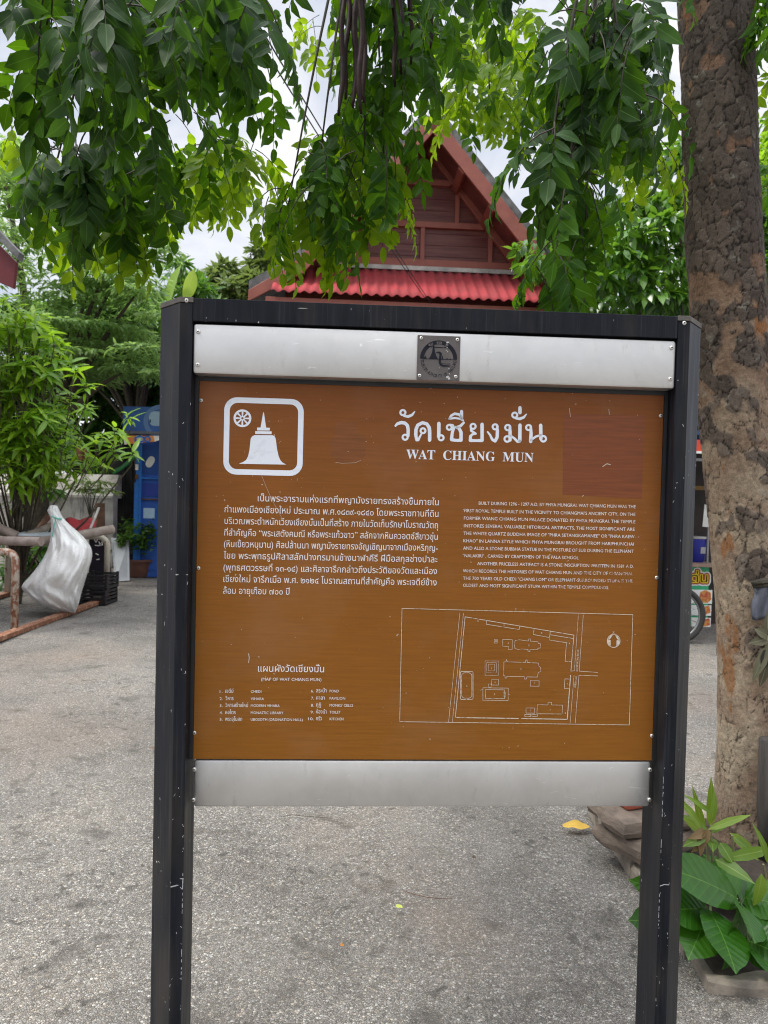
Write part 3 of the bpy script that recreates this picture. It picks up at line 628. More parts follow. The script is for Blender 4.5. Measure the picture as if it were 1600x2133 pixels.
for k, an in enumerate((118, 89, 60)):
    an = R(an); ov, tr = text_shape('ท'); rd = np.array([math.cos(an), math.sin(an)]); tn = np.array([rd[1], -rd[0]]); cxo = (ov[:, 0].max()+ov[:, 0].min())/2
    fl.parts.append((ec+er*(np.outer((ov[:, 0]-cxo)*.22, tn)+np.outer(.82+(ov[:, 1])*.2, rd)), tr))
fl.build('emblem', M_edk, emb, YE-.0004)
m, N, L, P = newmat('bird_dropping'); P.inputs['Base Color'].default_value = (.5, .5, .48, 1); P.inputs['Roughness'].default_value = .8
fl = Flat()
for x, y, r in ((1005, 290, 26), (1040, 285, 18), (1000, 350, 12), (1000, 420, 14), (980, 490, 12), (1015, 520, 15), (1050, 960, 12), (1060, 1090, 16), (1000, 1180, 30), (1050, 1210, 30), (800, 940, 9), (1030, 1160, 20)):
    fl.loop([eu_ for eu_ in E7([(x+r*(.7+.5*random.random())*math.cos(k*.9), y+r*(.8+.7*random.random())*math.sin(k*.9)) for k in range(7)])]); fl.flush()
fl.build('splash_pattern', m, emb, YE-.0007)
# ================================================================== HOUSE WITH THE RED GABLE
M_plank = simple('maroon_plank', (.095, .014, .014), (.16, .055, .040), 4, .5, 0, .25, 30, stretch=(.35, 1, 6))
M_trim = simple('salmon_trim_paint', (.30, .088, .058), (.24, .065, .045), 5, .55, 0, .1, 60)
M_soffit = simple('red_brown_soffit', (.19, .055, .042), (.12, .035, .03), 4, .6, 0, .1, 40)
M_tile = simple('lichen_grey_roof', (.20, .20, .20), (.07, .07, .068), 5, .85, 0, .5, 40)
M_redroof = simple('faded_red_roof_sheet', (.34, .046, .052), (.20, .045, .046), 3.5, .8, 0, .2, 60, stretch=(1, 1, .3), spec=.2, lo=.4, hi=.8)
M_flash = simple('pale_flashing', (.55, .52, .48), (.30, .29, .27), 6, .6)
HY = .0543; hd = V(math.cos(HY), math.sin(HY), 0); hn = V(-math.sin(HY), math.cos(HY), 0)
HO = at(903, 1040, 12.0); HO[2] = 0
house = thing('wooden_house', 'dark red wooden gable house with a corrugated red awning roof behind the notice board', 'house', HO)
def hp(px, py, off=0.0):
    d = ray(px, py); o = HO+hn*off; t = np.dot(o-CAM, hn)/np.dot(d, hn); p = CAM+d*t-HO
    return np.dot(p, hd), p[2]
def hw(u, v, z): return HO+hd*u+hn*v+V(0, 0, z)
_a = hp(903, 249, -.84); HO = HO+hd*_a[0]; house['_w'] = [float(x) for x in HO]; house.location = tuple(HO)
_r1, _l1 = hp(1147, 577, -.84), hp(608, 549, -.84); _r2, _l2 = hp(1268, 642, -.84), hp(528, 610, -.84)
AZ = _a[1]; UB = (_r1[0]-_l1[0])/2; ZB = (_r1[1]+_l1[1])/2; SL = (AZ-ZB)/UB; UF = (_r2[0]-_l2[0])/2; ZF = (_r2[1]+_l2[1])/2      # apex, lower end of the steep part, flare
hx = (hd, hn, V(0, 0, 1))
def wall_v(z): return 0.0
# gable wall (set back .75 m behind the bargeboard), planks as one sheet of lapped boards
mb = MB(); z = 4.3
_i0, _i1 = hp(898, 318, 0), hp(1075, 552, 0); SLI = (_i0[1]-_i1[1])/(_i1[0]-_i0[0]); AI = _i0[1]
IW = lambda zz: max(.02, (AI-zz)/SLI)
while z < AI-.12:
    z1 = min(z+.19, AI-.05); a, b = IW(z), IW(z1)
    if z < ZB-.1: a = b = 2.3
    mb.prism([hw(-a, .0, z), hw(a, .0, z), hw(b, .010, z1+.004), hw(-b, .010, z1+.004)], hn*0, hn*.03)
    z = z1
mb.build('gable_wall', M_plank, house)
mb = MB(); mb.box(hw(0, 2.6, 2.15), (5.0, 5.0, 4.3), hx); mb.build('house_wall', M_plank, house)
# battens on the gable
def bt(p, q, wd=.09, dp=.07, v=-.03):
    a = hw(p[0], v, p[1]); b = hw(q[0], v, q[1]); m_ = MB(); m_.beam(a, b, dp, wd, up=np.cross(b-a, hn)); m_.build('batten', M_trim, house, bevel=.008)
G = lambda px, py: hp(px, py, 0)
z1_, z2_, z3_ = G(905, 383)[1], G(930, 472)[1], G(905, 551)[1]
for zz in (z1_, z2_, z3_):
    iw = IW(zz)-.02; bt((-iw, zz), (iw, zz), .10 if zz > z3_+.1 else .12)
for px, za, zb in ((885, z1_, AI-.35), (950, z2_, z1_), (880, z3_, z2_), (1021, z3_, z2_), (800, z2_, z1_), (745, z3_, z2_)):
    u = G(px, 500)[0]; bt((u, za+.05), (u, zb-.05), .075, .06, -.025)
mb = MB()
# inner rake beams against the wall
for s in (-1, 1):
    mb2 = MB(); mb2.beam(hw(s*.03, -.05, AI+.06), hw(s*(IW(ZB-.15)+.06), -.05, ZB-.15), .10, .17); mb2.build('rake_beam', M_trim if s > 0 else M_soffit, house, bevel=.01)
    # roof slab and its soffit
    nrm_ = nrm(V(s*SL, 0, 1)); n3 = hd*nrm_[0]+V(0, 0, nrm_[2])
    pr = lambda t, v, h: hw(s*t*UB, v, AZ-t*(AZ-ZB))+n3*h
    r = MB(); r.prism([pr(0, -.80, .06), pr(1.0, -.80, .06), pr(1.0, 5.4, .06), pr(0, 5.4, .06)], n3*0, n3*.14)
    # flare at the foot of the slope
    fe = lambda v, h: hw(s*UF, v, ZF)+V(0, 0, h)
    r.prism([pr(1.0, -.80, .06), fe(-.80, .05), fe(5.4, .05), pr(1.0, 5.4, .06)], V(0, 0, 0), V(0, 0, .15))
    r.build('roof_slope', M_tile, house)
    sf = MB(); sf.prism([pr(.01, -.70, -.03), pr(1.0, -.70, -.03), pr(1.0, 5.3, -.03), pr(.01, 5.3, -.03)], n3*0, n3*.08); sf.build('soffit', M_soffit, house)
    b_ = MB(); b_.prism([pr(-.005, -.84, -.13), pr(1.02, -.84, -.13), pr(1.02, -.84, .08), pr(-.005, -.84, .08)], hn*0, hn*.05)
    b_.build('bargeboard', M_trim, house, bevel=.006)
    b_ = MB(); b_.prism([pr(1.02, -.84, -.12), fe(-.84, -.13), fe(-.84, .045), pr(1.02, -.84, .075)], hn*0, hn*.05); b_.build('bargeboard', M_trim, house, bevel=.006)
    for t in (.28, .52, .76):
        k = MB(); k.box((pr(t, -.42, -.10)), (.13, .76, .10), (nrm(hd*s*UB-V(0, 0, AZ-ZB)), hn, n3)); k.build('purlin_end', M_trim, house, bevel=.006)
# corrugated awning
mb = MB(); n_ = 260; zt, zb_ = z3_-.13, hp(905, 619, -1.11)[1]
rows = []
for j in range(7):
    t = j/6.0
    for i in range(n_+1):
        u = -2.42+5.02*i/n_; c = .019*math.sin(i/n_*5.02/.156*2*math.pi)
        rows.append(hw(u, -.06-1.05*t, zt+(zb_-zt)*t)+V(0, 0, c))
W2 = n_+1; mb.add(rows, [(j*W2+i, j*W2+i+1, (j+1)*W2+i+1, (j+1)*W2+i) for j in range(6) for i in range(n_)])
aw = mb.build('awning_roof', M_redroof, house, smooth=True); md = aw.modifiers.new('thick', 'SOLIDIFY'); md.thickness = .006
mb = MB(); mb.box(hw(0, -.07, z3_-.10), (4.6, .04, .07), hx); mb.build('flashing', M_flash, house)
mb = MB(); mb.beam(hw(-2.5, -1.0, zb_-.17), hw(2.68, -1.0, zb_-.17), .06, .20); mb.build('fascia', M_trim, house, bevel=.006)
for u in (-2.8, 2.8):
    mb = MB(); mb.box(hw(u, -1.0, (zb_-.3)/2), (.14, .14, zb_-.3), hx); mb.build('veranda_post', M_soffit, house)
# ================================================================== ROOF CORNER AT THE LEFT EDGE
a0 = at(38, 545, 7.0); a1 = at(-60, 425, 7.3)
lh = thing('neighbour_house', 'corner of a red eave with a grey roof at the left edge', 'house', (a0[0]-3.0, 7.6, 0))
M_lred = simple('dull_red_paint', (.16, .012, .018), (.11, .010, .014), 4, .55)
P0, P1 = at(36, 540, 7.0), at(-420, 60, 7.0)
mb = MB(); mb.prism([P0, P1, P1+V(0, 0, .09), P0+V(.02, 0, .07)], V(0, 0, 0), V(0, .10, 0)); mb.build('roof', M_tile, lh)
mb = MB(); q0, q1 = at(30, 548, 7.08), at(29, 600, 7.08); q2, q3 = at(-420, 545, 7.08), at(-420, 80, 7.08)
mb.prism([at(33, 545, 7.08), at(27, 600, 7.08), at(-40, 572, 7.08), at(-480, 560, 7.08), at(-480, 30, 7.08)], V(0, 0, 0), V(0, .05, 0)); mb.build('gable_board', M_lred, lh)
wx = -5.5; zr_ = lambda x: P0[2]+(x-P0[0])*(P1[2]-P0[2])/(P1[0]-P0[0])
mb = MB(); mb.prism([V(wx, 7.14, 0), V(wx, 7.14, zr_(wx)-.02), V(wx-2.6, 7.14, zr_(wx-2.6)-.02), V(wx-2.6, 7.14, 0)], V(0, 0, 0), V(0, 2.0, 0)); mb.build('house_wall', M_lred, lh)
mb = MB(); mb.prism([V(wx+.15, 7.11, zr_(wx+.15)), V(wx-2.7, 7.11, zr_(wx-2.7)), V(wx-2.7, 7.11, zr_(wx-2.7)+.09), V(wx+.15, 7.11, zr_(wx+.15)+.08)], V(0, 0, 0), V(0, 2.2, 0)); mb.build('roof', M_tile, lh)
# ================================================================== OLD BOUNDARY WALL
def wall_mat():
    m, N, L, P = newmat('mouldy_whitewash')
    f = noise(N, L, 1.6, 6, .65); c = ramp(N, L, f, [(.38, (.62, .60, .55)), (.58, (.42, .40, .36)), (.76, (.13, .13, .115))])
    sk = noise(N, L, 5, 6, .7, stretch=(2.4, 1, .25)); c = mix(N, L, ramp(N, L, sk, [(.52, 0.0), (.70, .9)]), c, (.03, .03, .028))
    L.new(c, P.inputs['Base Color']); P.inputs['Roughness'].default_value = .9; bump(N, L, P, noise(N, L, 30, 5), .4, .02); return m
M_wall = wall_mat()
M_shadow = simple('shadow_black', (.012, .012, .011), (.045, .043, .038), 2, .9, 0, .3, 20)
WY = 14.6; xa, xb = -14.0, at(236, 1050, WY)[0]
wl = thing('boundary_wall', 'old mould stained whitewashed wall with a sloping ledge behind the pipe rack', 'wall', ((xa+xb)/2, WY, 0))
zc = at(150, 1036, WY)[2]; ztop = at(150, 986, WY)[2]
mb = MB(); mb.box(((xa+xb)/2, WY+.12, zc/2), (xb-xa, .24, zc)); mb.build('wall_face', M_wall, wl)
mb = MB(); mb.prism([V(xa, WY-.05, zc), V(xa, WY-.05, zc+.05), V(xa, WY+.28, ztop), V(xa, WY+.45, ztop), V(xa, WY+.45, zc)], V(0, 0, 0), V(xb-xa, 0, 0)); mb.build('ledge', M_wall, wl)
xk = at(285, 1050, WY)[0]
dk = thing('shadow_sheet', 'black sheet added as the deep shadow between the old wall and blue booth', 'shadow sheet', ((xb+xk)/2, WY+.5, 0))  # black sheet stands in for the deep shadow in this gap
mb = MB(); mb.box(((xb+xk)/2+.3, WY+.55, 1.3), (xk-xb+1.2, .06, 2.6)); mb.build('shadow_panel', M_shadow, dk)
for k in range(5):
    mb = MB(); mb.box((xb+.02+k*.16, WY+.505, 1.3), (.02, .03, 2.6)); mb.build('batten', M_shadow, dk)  # ribs on the added shadow sheet
# small white box and pipe fixed to the wall
bx = at(92, 1026, WY-.2); bxo = thing('meter_box', 'small off white box on a brown pipe fixed against the old wall', 'meter box', (bx[0], WY-.2, 0))
mb = MB(); mb.box(bx, (.36, .2, .17)); mb.build('box_body', M_flash, bxo, bevel=.01)
mb = MB(); mb.box(bx+V(0, -.11, .07), (.40, .03, .05)); mb.build('lid', M_flash, bxo)
M_rustd = simple('brown_rust', (.16, .075, .04), (.07, .035, .022), 12, .8, 0, .3, 60)
mb = MB(); mb.tube([bx+V(-.02, 0, -.08), V(bx[0]-.02, WY-.2, -.05)], .06, 10); mb.build('pipe', M_rustd, bxo, smooth=True)
# ================================================================== BLUE BOOTH
M_blue = simple('blue_booth_paint', (.028, .11, .46), (.020, .08, .34), 3, .45, 0, .05, 30)
M_blue2 = simple('bright_blue_frame', (.03, .18, .58), (.025, .14, .46), 5, .4)
M_blue3 = simple('light_blue_fascia', (.065, .17, .50), (.05, .14, .42), 4, .35)
M_wht = simple('white_paint', (.78, .78, .76), (.66, .66, .63), 8, .5)
M_cyan = simple('pale_blue_print', (.42, .60, .75), (.36, .52, .68), 6, .4)
KY = 13.0; k0 = at(283, 1000, KY); k1 = at(470, 1000, KY); kx0, kx1 = k0[0], k1[0]
kb = thing('blue_booth', 'blue kiosk booth with a white disc on its fascia behind the left post', 'kiosk', ((kx0+kx1)/2, KY, 0))
zk = lambda py, px=310: at(px, py, KY)[2]
mb = MB(); mb.box(((kx0+kx1)/2, KY+.65, zk(918)/2), (kx1-kx0, 1.3, zk(918))); mb.build('cabinet', M_blue, kb)
fx0 = at(256, 880, KY-.25)[0]
mb = MB(); mb.box(((fx0+kx1)/2, KY+.2, (zk(851)+zk(901))/2), (kx1-fx0, .9, zk(851)-zk(901))); fsc = mb.build('fascia', M_blue3, kb)
mb = MB(); mb.box(((fx0+kx1)/2, KY-.2, zk(904)), (kx1-fx0+.04, .16, .05)); mb.build('fascia_rim', simple('grey_rim', (.12, .13, .16), (.18, .19, .22), 8, .5), kb)
cz = at(333, 872, KY-.28)
mb = MB(); mb.lathe(V(cz[0], KY-.252, cz[2]-.05), [(.22, 0), (.30, -.004)], 40, ((1, 0, 0), (0, 0, 1), (0, 1, 0))); mb.build('ring_mark', simple('ring_print', (.16, .28, .55), (.13, .25, .5), 6, .4), fsc)
mb = MB(); mb.prism([V(cz[0]+.205*math.cos(a), KY-.255, cz[2]+.15*math.sin(a)+(0.02*math.sin(3*a))) for a in [k*2*math.pi/24 for k in range(24)]], V(0, 0, 0), V(0, -.004, 0)); mb.build('disc_mark', M_cyan, fsc)
mb = MB(); mb.box(V(at(313, 880, KY-.26)[0], KY-.262, at(313, 880, KY)[2]), (.018, .006, .06)); mb.build('lamp_stub', M_black, fsc)
# door frame and panels
def kbox(px0, px1, py0, py1, v, dep, mat, name, par=kb, bev=0):
    A, B_ = at(px0, py0, KY+v), at(px1, py1, KY+v); m_ = MB(); m_.box(((A[0]+B_[0])/2, KY+v+dep/2, (A[2]+B_[2])/2), (abs(B_[0]-A[0]), dep, abs(A[2]-B_[2]))); return m_.build(name, mat, par, bevel=bev)
kbox(285, 291, 925, 1185, -.05, .06, M_blue2, 'door_frame'); kbox(291, 470, 994, 1002, -.045, .05, M_blue2, 'cross_rail')
kbox(280, 285, 1005, 1190, -.06, .05, M_blue2, 'door_frame'); kbox(296, 420, 928, 990, -.012, .02, simple('dark_blue_pane', (.03, .085, .32), (.025, .07, .27), 4, .3), 'door_panel'); kbox(290, 420, 1006, 1036, -.012, .02, simple('violet_blue_panel', (.03, .06, .34), (.025, .05, .27), 4, .4), 'door_panel'); kbox(290, 420, 1046, 1190, -.012, .02, M_blue, 'door_panel')
kbox(286, 420, 1038, 1044, -.03, .04, M_rustd, 'sill')
c_ = at(313, 962, KY-.02); mb = MB(); mb.prism([V(c_[0]+.075*math.cos(a)*(1+.15*math.sin(2*a))+.02*math.sin(a), KY-.018, c_[2]+.105*math.sin(a)) for a in [k*2*math.pi/18 for k in range(18)]], V(0, 0, 0), V(0, -.004, 0)); mb.build('worn_white_mark', M_wht, kb)
kbox(282, 288, 967, 979, -.07, .012, M_wht, 'notice'); kbox(282, 287, 988, 998, -.07, .02, M_rustd, 'latch')
kbox(299, 322, 1058, 1080, -.018, .005, M_cyan, 'print_mark')
# orange and white awning strip under the fascia
A = [at(256, 907, KY-.45), at(345, 908, KY-.45), at(345, 912, KY-.5), at(322, 920, KY-.5), at(259, 926, KY-.5)]
def strip_mat():
    m, N, L, P = newmat('orange_white_vinyl'); tx = N.new('ShaderNodeTexCoord'); s_ = N.new('ShaderNodeSeparateXYZ'); L.new(tx.outputs['Object'], s_.inputs[0])
    k = math_(N, L, 'FRACT', math_(N, L, 'MULTIPLY', math_(N, L, 'ADD', s_.outputs['X'], math_(N, L, 'MULTIPLY', s_.outputs['Z'], .35)), 3.3))
    L.new(ramp(N, L, k, [(.30, (.70, .26, .05)), (.34, (.75, .72, .68)), (.62, (.75, .72, .68)), (.66, (.75, .20, .05))]), P.inputs['Base Color']); return m
cv = thing('awning_strip', 'orange and white vinyl strip hanging under the blue booth fascia', 'awning', (float(np.mean([p[0] for p in A])), KY-.47, 0))
mb = MB(); mb.prism(A, V(0, 0, 0), V(0, .012, 0)); st_ = mb.build('vinyl_sheet', strip_mat(), cv)
b0, b1 = at(292, 921, KY-.5), at(308, 921, KY-.5)
fl = Flat(); fl.stroke([(b0[0]+.09*math.cos(t), b0[2]+.05+.05*math.sin(t)) for t in (.6, 1.6, 2.6, 3.6, 4.6, 5.6)], .03); fl.flush(); fl.stroke([(b1[0]+.05*math.cos(t), b1[2]+.05+.05*math.sin(t)) for t in (.2, 1.2, 2.2, 3.2, 4.2, 5.2, 6.2)], .03); fl.flush()
fl.build('blue_lettering', M_blue2, st_, -.055); st_.children[0].location = (-cv['_w'][0], 0, 0)
# green tarp edge hanging from the booth
tp = thing('green_tarp', 'bright green tarp edge sagging between shrubs and the blue booth', 'tarpaulin', tuple(at(262, 965, KY+.3)))
mb = MB(); r1 = [at(236, 986, KY+.3), at(252, 978, KY+.3), at(268, 966, KY+.3), at(283, 952, KY+.3)]; r2 = [at(238, 978, KY+.5), at(254, 969, KY+.5), at(270, 954, KY+.5), at(284, 938, KY+.5)]
mb.add(r1+r2+[p+V(0, .02, -.02) for p in r1]+[p+V(0, .02, -.02) for p in r2], [(0, 1, 5, 4), (1, 2, 6, 5), (2, 3, 7, 6), (8, 9, 13, 12), (9, 10, 14, 13), (10, 11, 15, 14), (0, 1, 9, 8), (1, 2, 10, 9), (2, 3, 11, 10)]); mb.build('tarp_sheet', simple('green_tarp', (.03, .22, .05), (.02, .15, .04), 6, .5), tp)
mb = MB(); mb.tube(r1, .018, 6); mb.build('hem', simple('green_hem', (.03, .30, .07), (.03, .22, .05), 6, .5), tp)
# ================================================================== RUSTY PIPE RACK
def rust_mat(name, paint, amt):
    m, N, L, P = newmat(name)
    f = noise(N, L, 22, 6, .7, stretch=(1, 1, .5)); c = ramp(N, L, noise(N, L, 60, 3), [(.3, (.30, .125, .065)), (.7, (.15, .065, .038))])
    c = mix(N, L, ramp(N, L, f, [(amt-.04, 1.0), (amt+.04, 0.0)]), c, paint)
    L.new(c, P.inputs['Base Color']); P.inputs['Roughness'].default_value = .7; bump(N, L, P, f, .35, .006); return m
M_rust = rust_mat('rusty_pipe', (.44, .38, .32), .50); M_rustw = rust_mat('cream_painted_rust', (.52, .48, .40), .60); M_rustr = rust_mat('rust_orange_rail', (.44, .27, .17), .44)
g0, g1 = gp(-160, 1393), gp(229, 1249)
rk = thing('pipe_rack', 'rusty steel pipe rack with a rail on the ground and two bent hoops', 'rack', tuple((g0+g1)/2))
rd_ = nrm(g1-g0); pr_ = V(-rd_[1], rd_[0], 0)
mb = MB(); mb.beam(g0+V(0, 0, .03), g1+V(0, 0, .03), .11, .055); mb.build('ground_rail', M_rustr, rk, bevel=.008)
def hoop(base, top, rad, mat, rr, ln_=1.35):
    z = top; d = V(-1.0, .1, 0); d = nrm(d); b = base+V(0, 0, .04); pts = [b, V(base[0], base[1], z-rr)]
    for k in range(1, 7):
        a = k*math.pi/12; pts.append(V(base[0], base[1], z-rr+rr*math.sin(a))+d*rr*(1-math.cos(a)))
    pts.append(V(base[0], base[1], z)+d*(rr+ln_-.4))
    e_ = V(base[0], base[1], 0)+d*ln_
    for k in range(1, 7):
        a = k*math.pi/12; pts.append(V(e_[0], e_[1], z-rr)+d*(-rr+rr*math.sin(a))+V(0, 0, rr*math.cos(a)))
    pts.append(e_+V(0, 0, 0)); mb = MB(); mb.tube(pts, rad, 14); return mb.build('hoop', mat, rk, smooth=True)
h1 = gp(30, 1318); z1h = at(20, 1150, h1[1])[2]; hoop(h1, z1h, .040, M_rust, .10, 1.3)
h2 = gp(222, 1250); z2h = at(205, 1118, h2[1])[2]; hoop(h2, z2h, .042, M_rustw, .14, 1.5)
mb = MB(); mb.beam(h1+V(-1.3, .13, .03), h2+V(-1.5, .15, .03), .10, .05); mb.build('ground_rail', M_rustr, rk)
# poles lying on the rack
M_pole = simple('weathered_grey_pole', (.40, .33, .29), (.24, .185, .16), 14, .7, 0, .3, 60, stretch=(.5, .5, .5))
def pole(a, b, r, label, mat=M_pole, hollow=False):
    t = thing('pole', label, 'pole', tuple((np.array(a)+b)/2), 'poles lying on the pipe rack')
    mb = MB(); mb.tube([a, a+(b-a)*.5+V(0, 0, -.006), b], [r, r*1.02, r], 12, cap=not hollow)
    if hollow:
        d = nrm(b-a); mb.tube([b-d*.001, b-d*.12], [r*.8, r*.8], 12); mb.tube([b, b-d*.001], [r, r*.8], 12, cap=False)
    mb.build('pole_shaft', mat, t, smooth=True, angle=.8)
zh = z1h
pole(at(-120, 1122, 8.4), at(86, 1128, 8.0), .052, 'hollow grey pipe ending left of the white sack, lowest of the poles', hollow=True)
pole(at(80, 1129, 8.9), at(236, 1102, 9.6), .060, 'thick grey pole passing behind the white sack towards the cream hoop')
pole(at(-120, 1045, 8.7), at(36, 1116, 8.9), .055, 'grey pole slanting down from the left edge onto the rack')
pole(at(50, 1118, 9.0), at(118, 1090, 9.6), .045, 'grey pole slanting up behind the white sack')
pole(at(-100, 1112, 9.2), at(100, 1106, 9.9), .040, 'thin grey pole under the pale board on the rack')
pole(at(80, 1104, 10.2), at(112, 1058, 10.6), .045, 'short brown pole leaning up left of the white sack', M_rustd)
pole(at(188, 1102, 10.0), at(206, 1058, 10.3), .018, 'thin pale stick leaning against the brown upright pole', M_flash)
pole(gp(209, 1195)*0+at(209, 1185, 11.2), at(208, 1048, 11.2), .075, 'brown upright pole standing behind the cream hoop', M_rustd)
# pale board lying on the rack
bd = [at(34, 1116, 8.9), at(112, 1118, 9.0), at(112, 1102, 10.3), at(78, 1104, 10.3)]
o = MB(); o.prism(bd, V(0, 0, 0), V(0, 0, .03)); t = thing('pale_board', 'pale blue board lying flat on the poles beside the white sack', 'board', tuple(np.mean(bd, 0))); o.build('board_sheet', simple('pale_blue_board', (.62, .70, .76), (.54, .62, .68), 4, .5), t)
# red cloth
rc = thing('red_cloth', 'crumpled red cloth on the poles behind the white sack', 'cloth', tuple(at(165, 1096, 10.2)))
mb = MB(); nn = 12; vs = []
for j in range(6):
    for i in range(nn+1):
        px = 138+62*i/nn; py = 1110-j*5.2-3*math.sin(i*.9)*(j > 2); vs.append(at(px, py, 10.0+j*.12+.05*math.sin(i*1.7+j)))
mb.add(vs, [(j*(nn+1)+i, j*(nn+1)+i+1, (j+1)*(nn+1)+i+1, (j+1)*(nn+1)+i) for j in range(5) for i in range(nn)])
o = mb.build('cloth_sheet', simple('red_cloth', (.42, .018, .03), (.22, .012, .02), 6, .7), rc, smooth=True); o.modifiers.new('t', 'SOLIDIFY').thickness = .03
# ================================================================== WHITE SACK
def sack():
    # rows: y, left x, right x, depth thickness (photo pixels / metres)
    rows = [(1052, 104, 119, .05), (1057, 102, 121, .06), (1063, 98, 124, .07), (1070, 101, 127, .08), (1078, 106, 131, .10), (1090, 107, 142, .13), (1105, 107, 160, .18), (1118, 105, 174, .23), (1130, 103, 184, .28), (1142, 100, 191, .31), (1155, 94, 193, .34), (1168, 86, 191, .36), (1182, 77, 186, .38), (1196, 66, 182, .39), (1208, 55, 178, .38), (1218, 46, 175, .36), (1225, 44, 173, .34), (1233, 50, 170, .33), (1242, 58, 168, .31), (1252, 72, 166, .28), (1261, 88, 163, .23), (1268, 108, 160, .16), (1273, 128, 158, .09), (1277, 144, 156, .03)]
    Y = 8.75; n = 56; mb = MB(); K = []
    for r, (y, x0, x1, dp) in enumerate(rows):
        ph = r*.11
        for k in range(n):
            a = 2*math.pi*k/n; cx = (x0+x1)/2; hw_ = (x1-x0)/2
            ca = math.copysign(abs(math.cos(a))**.8, math.cos(a)); px = cx+hw_*ca
            wr = .030*math.sin(k*1.35+r*.35)*math.sin(r*.9+k*.2)+.022*math.sin(k*2.9-r*.8)+.018*math.sin(k*.8+r*1.4)+.03*random.uniform(-.3, .3)
            # folds that run down from the tied neck
            fold_ = .014*math.sin((px-112)/(y-1030+6)*24)*min(1, (y-1060)/60) if y > 1060 else 0
            d = Y-dp*math.sin(a)*(1)+(wr+fold_)*min(1, dp*4)
            p = at(px, y, d); K.append(p)
    mb.add(K, [(r*n+k, r*n+(k+1) % n, (r+1)*n+(k+1) % n, (r+1)*n+k) for r in range(len(rows)-1) for k in range(n)]+[tuple(range(n)), tuple(range((len(rows)-1)*n, len(rows)*n))])
    return mb
m, N, L, P = newmat('white_woven_sack')
f = noise(N, L, 5, 5, .6); L.new(ramp(N, L, f, [(.3, (.88, .88, .87)), (.7, (.80, .80, .78))]), P.inputs['Base Color']); P.inputs['Roughness'].default_value = .5
vo = node(N, 'ShaderNodeTexVoronoi', Scale=9.0, _feature='F1'); wv = N.new('ShaderNodeTexCoord'); mpp = N.new('ShaderNodeMapping'); mpp.inputs['Scale'].default_value = (1.6, 1, .7); L.new(wv.outputs['Object'], mpp.inputs[0]); L.new(mpp.outputs[0], vo.inputs['Vector'])
bump(N, L, P, math_(N, L, 'ADD', vo.outputs['Distance'], math_(N, L, 'MULTIPLY', math_(N, L, 'ABSOLUTE', math_(N, L, 'SUBTRACT', noise(N, L, 11, 5, .6, dist=1.5), .5)), 3.0)), .32, .03)
P.inputs['Subsurface Weight'].default_value = .12; P.inputs['Subsurface Radius'].default_value = (.1, .1, .1)
sk = thing('white_sack', 'large full white woven plastic sack tied at the neck hanging on the pipe rack', 'sack', tuple(gp(150, 1277)))
s_ = sack().build('sack_body', m, sk, smooth=True); md = s_.modifiers.new('s', 'SUBSURF'); md.levels = 1; md.render_levels = 2
M_teal = simple('teal_cord', (.16, .45, .38), (.2, .5, .44), 9, .6)
mb = MB(); mb.tube([at(108, 1075, 8.62), at(118, 1080, 8.60), at(128, 1081, 8.64)], .012, 6); mb.tube([at(117, 1079, 8.58), at(113, 1095, 8.58), at(109, 1118, 8.60)], .008, 6); mb.build('neck_cord', M_teal, s_)
mb = MB(); mb.tube([at(102, 1145, 8.70), at(90, 1165, 8.66), at(76, 1190, 8.62), at(60, 1210, 8.62), at(48, 1222, 8.66)], .009, 6); mb.build('side_seam', M_teal, s_)
# ================================================================== CRATES AND BOARDS NEAR THE FAR HOOP
M_crate = simple('black_plastic', (.012, .012, .013), (.022, .022, .024), 10, .4)
def crate(c, sx, sy, sz, label):
    t = thing('crate', label, 'crate', tuple(c), 'black plastic crates behind the rack rail')
    def bx_(nm, cc, ss): m_ = MB(); m_.box(V(*c)+V(*cc), ss); m_.build(nm, M_crate, t, bevel=.004)
    bx_('crate_floor', (0, 0, .012), (sx, sy, .02))
    for y in (-1, 1):
        for k in range(4): bx_('slat', (0, y*(sy/2-.012), .03+k*(sz-.03)/3.6), (sx-.06, .015, sz*.14))
    for x in (-1, 1):
        for k in range(4): bx_('slat', (x*(sx/2-.012), 0, .03+k*(sz-.03)/3.6), (.015, sy-.06, sz*.14))
        for y in (-1, 1): bx_('corner_post', (x*(sx/2-.018), y*(sy/2-.018), sz/2), (.036, .036, sz))
cb = gp(190, 1262); cb = V(cb[0]-.02, cb[1]+.28, 0)
crate((cb[0], cb[1], 0), .38, .44, .21, 'black slatted plastic crate standing on the ground, lower of two'); crate((cb[0]+.01, cb[1]+.01, .212), .38, .44, .21, 'black slatted plastic crate stacked on another crate, upper of two')
M_navy = simple('navy_chalk_board', (.016, .014, .03), (.03, .022, .045), 5, .5)
b0 = V(cb[0]+.02, cb[1]+.35, 0); nb = thing('menu_board', 'dark navy board with white scribbled writing behind the crates', 'board', tuple(b0))
mb = MB(); q_ = [at(186, 1108, b0[1]+.1), at(222, 1118, b0[1]+.1), V(at(238, 1195, b0[1]+.3)[0], b0[1]+.3, 0), V(at(186, 1195, b0[1]+.3)[0], b0[1]+.3, 0)]
mb.prism(q_, V(0, 0, 0), V(0, .03, 0)); mbo = mb.build('board_panel', M_navy, nb)
mb = MB()
for pts in ([(197, 1124), (200, 1130), (203, 1124)], [(206, 1128), (208, 1134), (213, 1128), (213, 1135)], [(198, 1136), (206, 1137), (214, 1135)], [(201, 1166), (207, 1165)], [(199, 1153), (205, 1156)]):
    mb.tube([at(x, y, b0[1]+.06) for x, y in pts], .008, 5)
mb.build('chalk_pattern', M_wht, mbo)
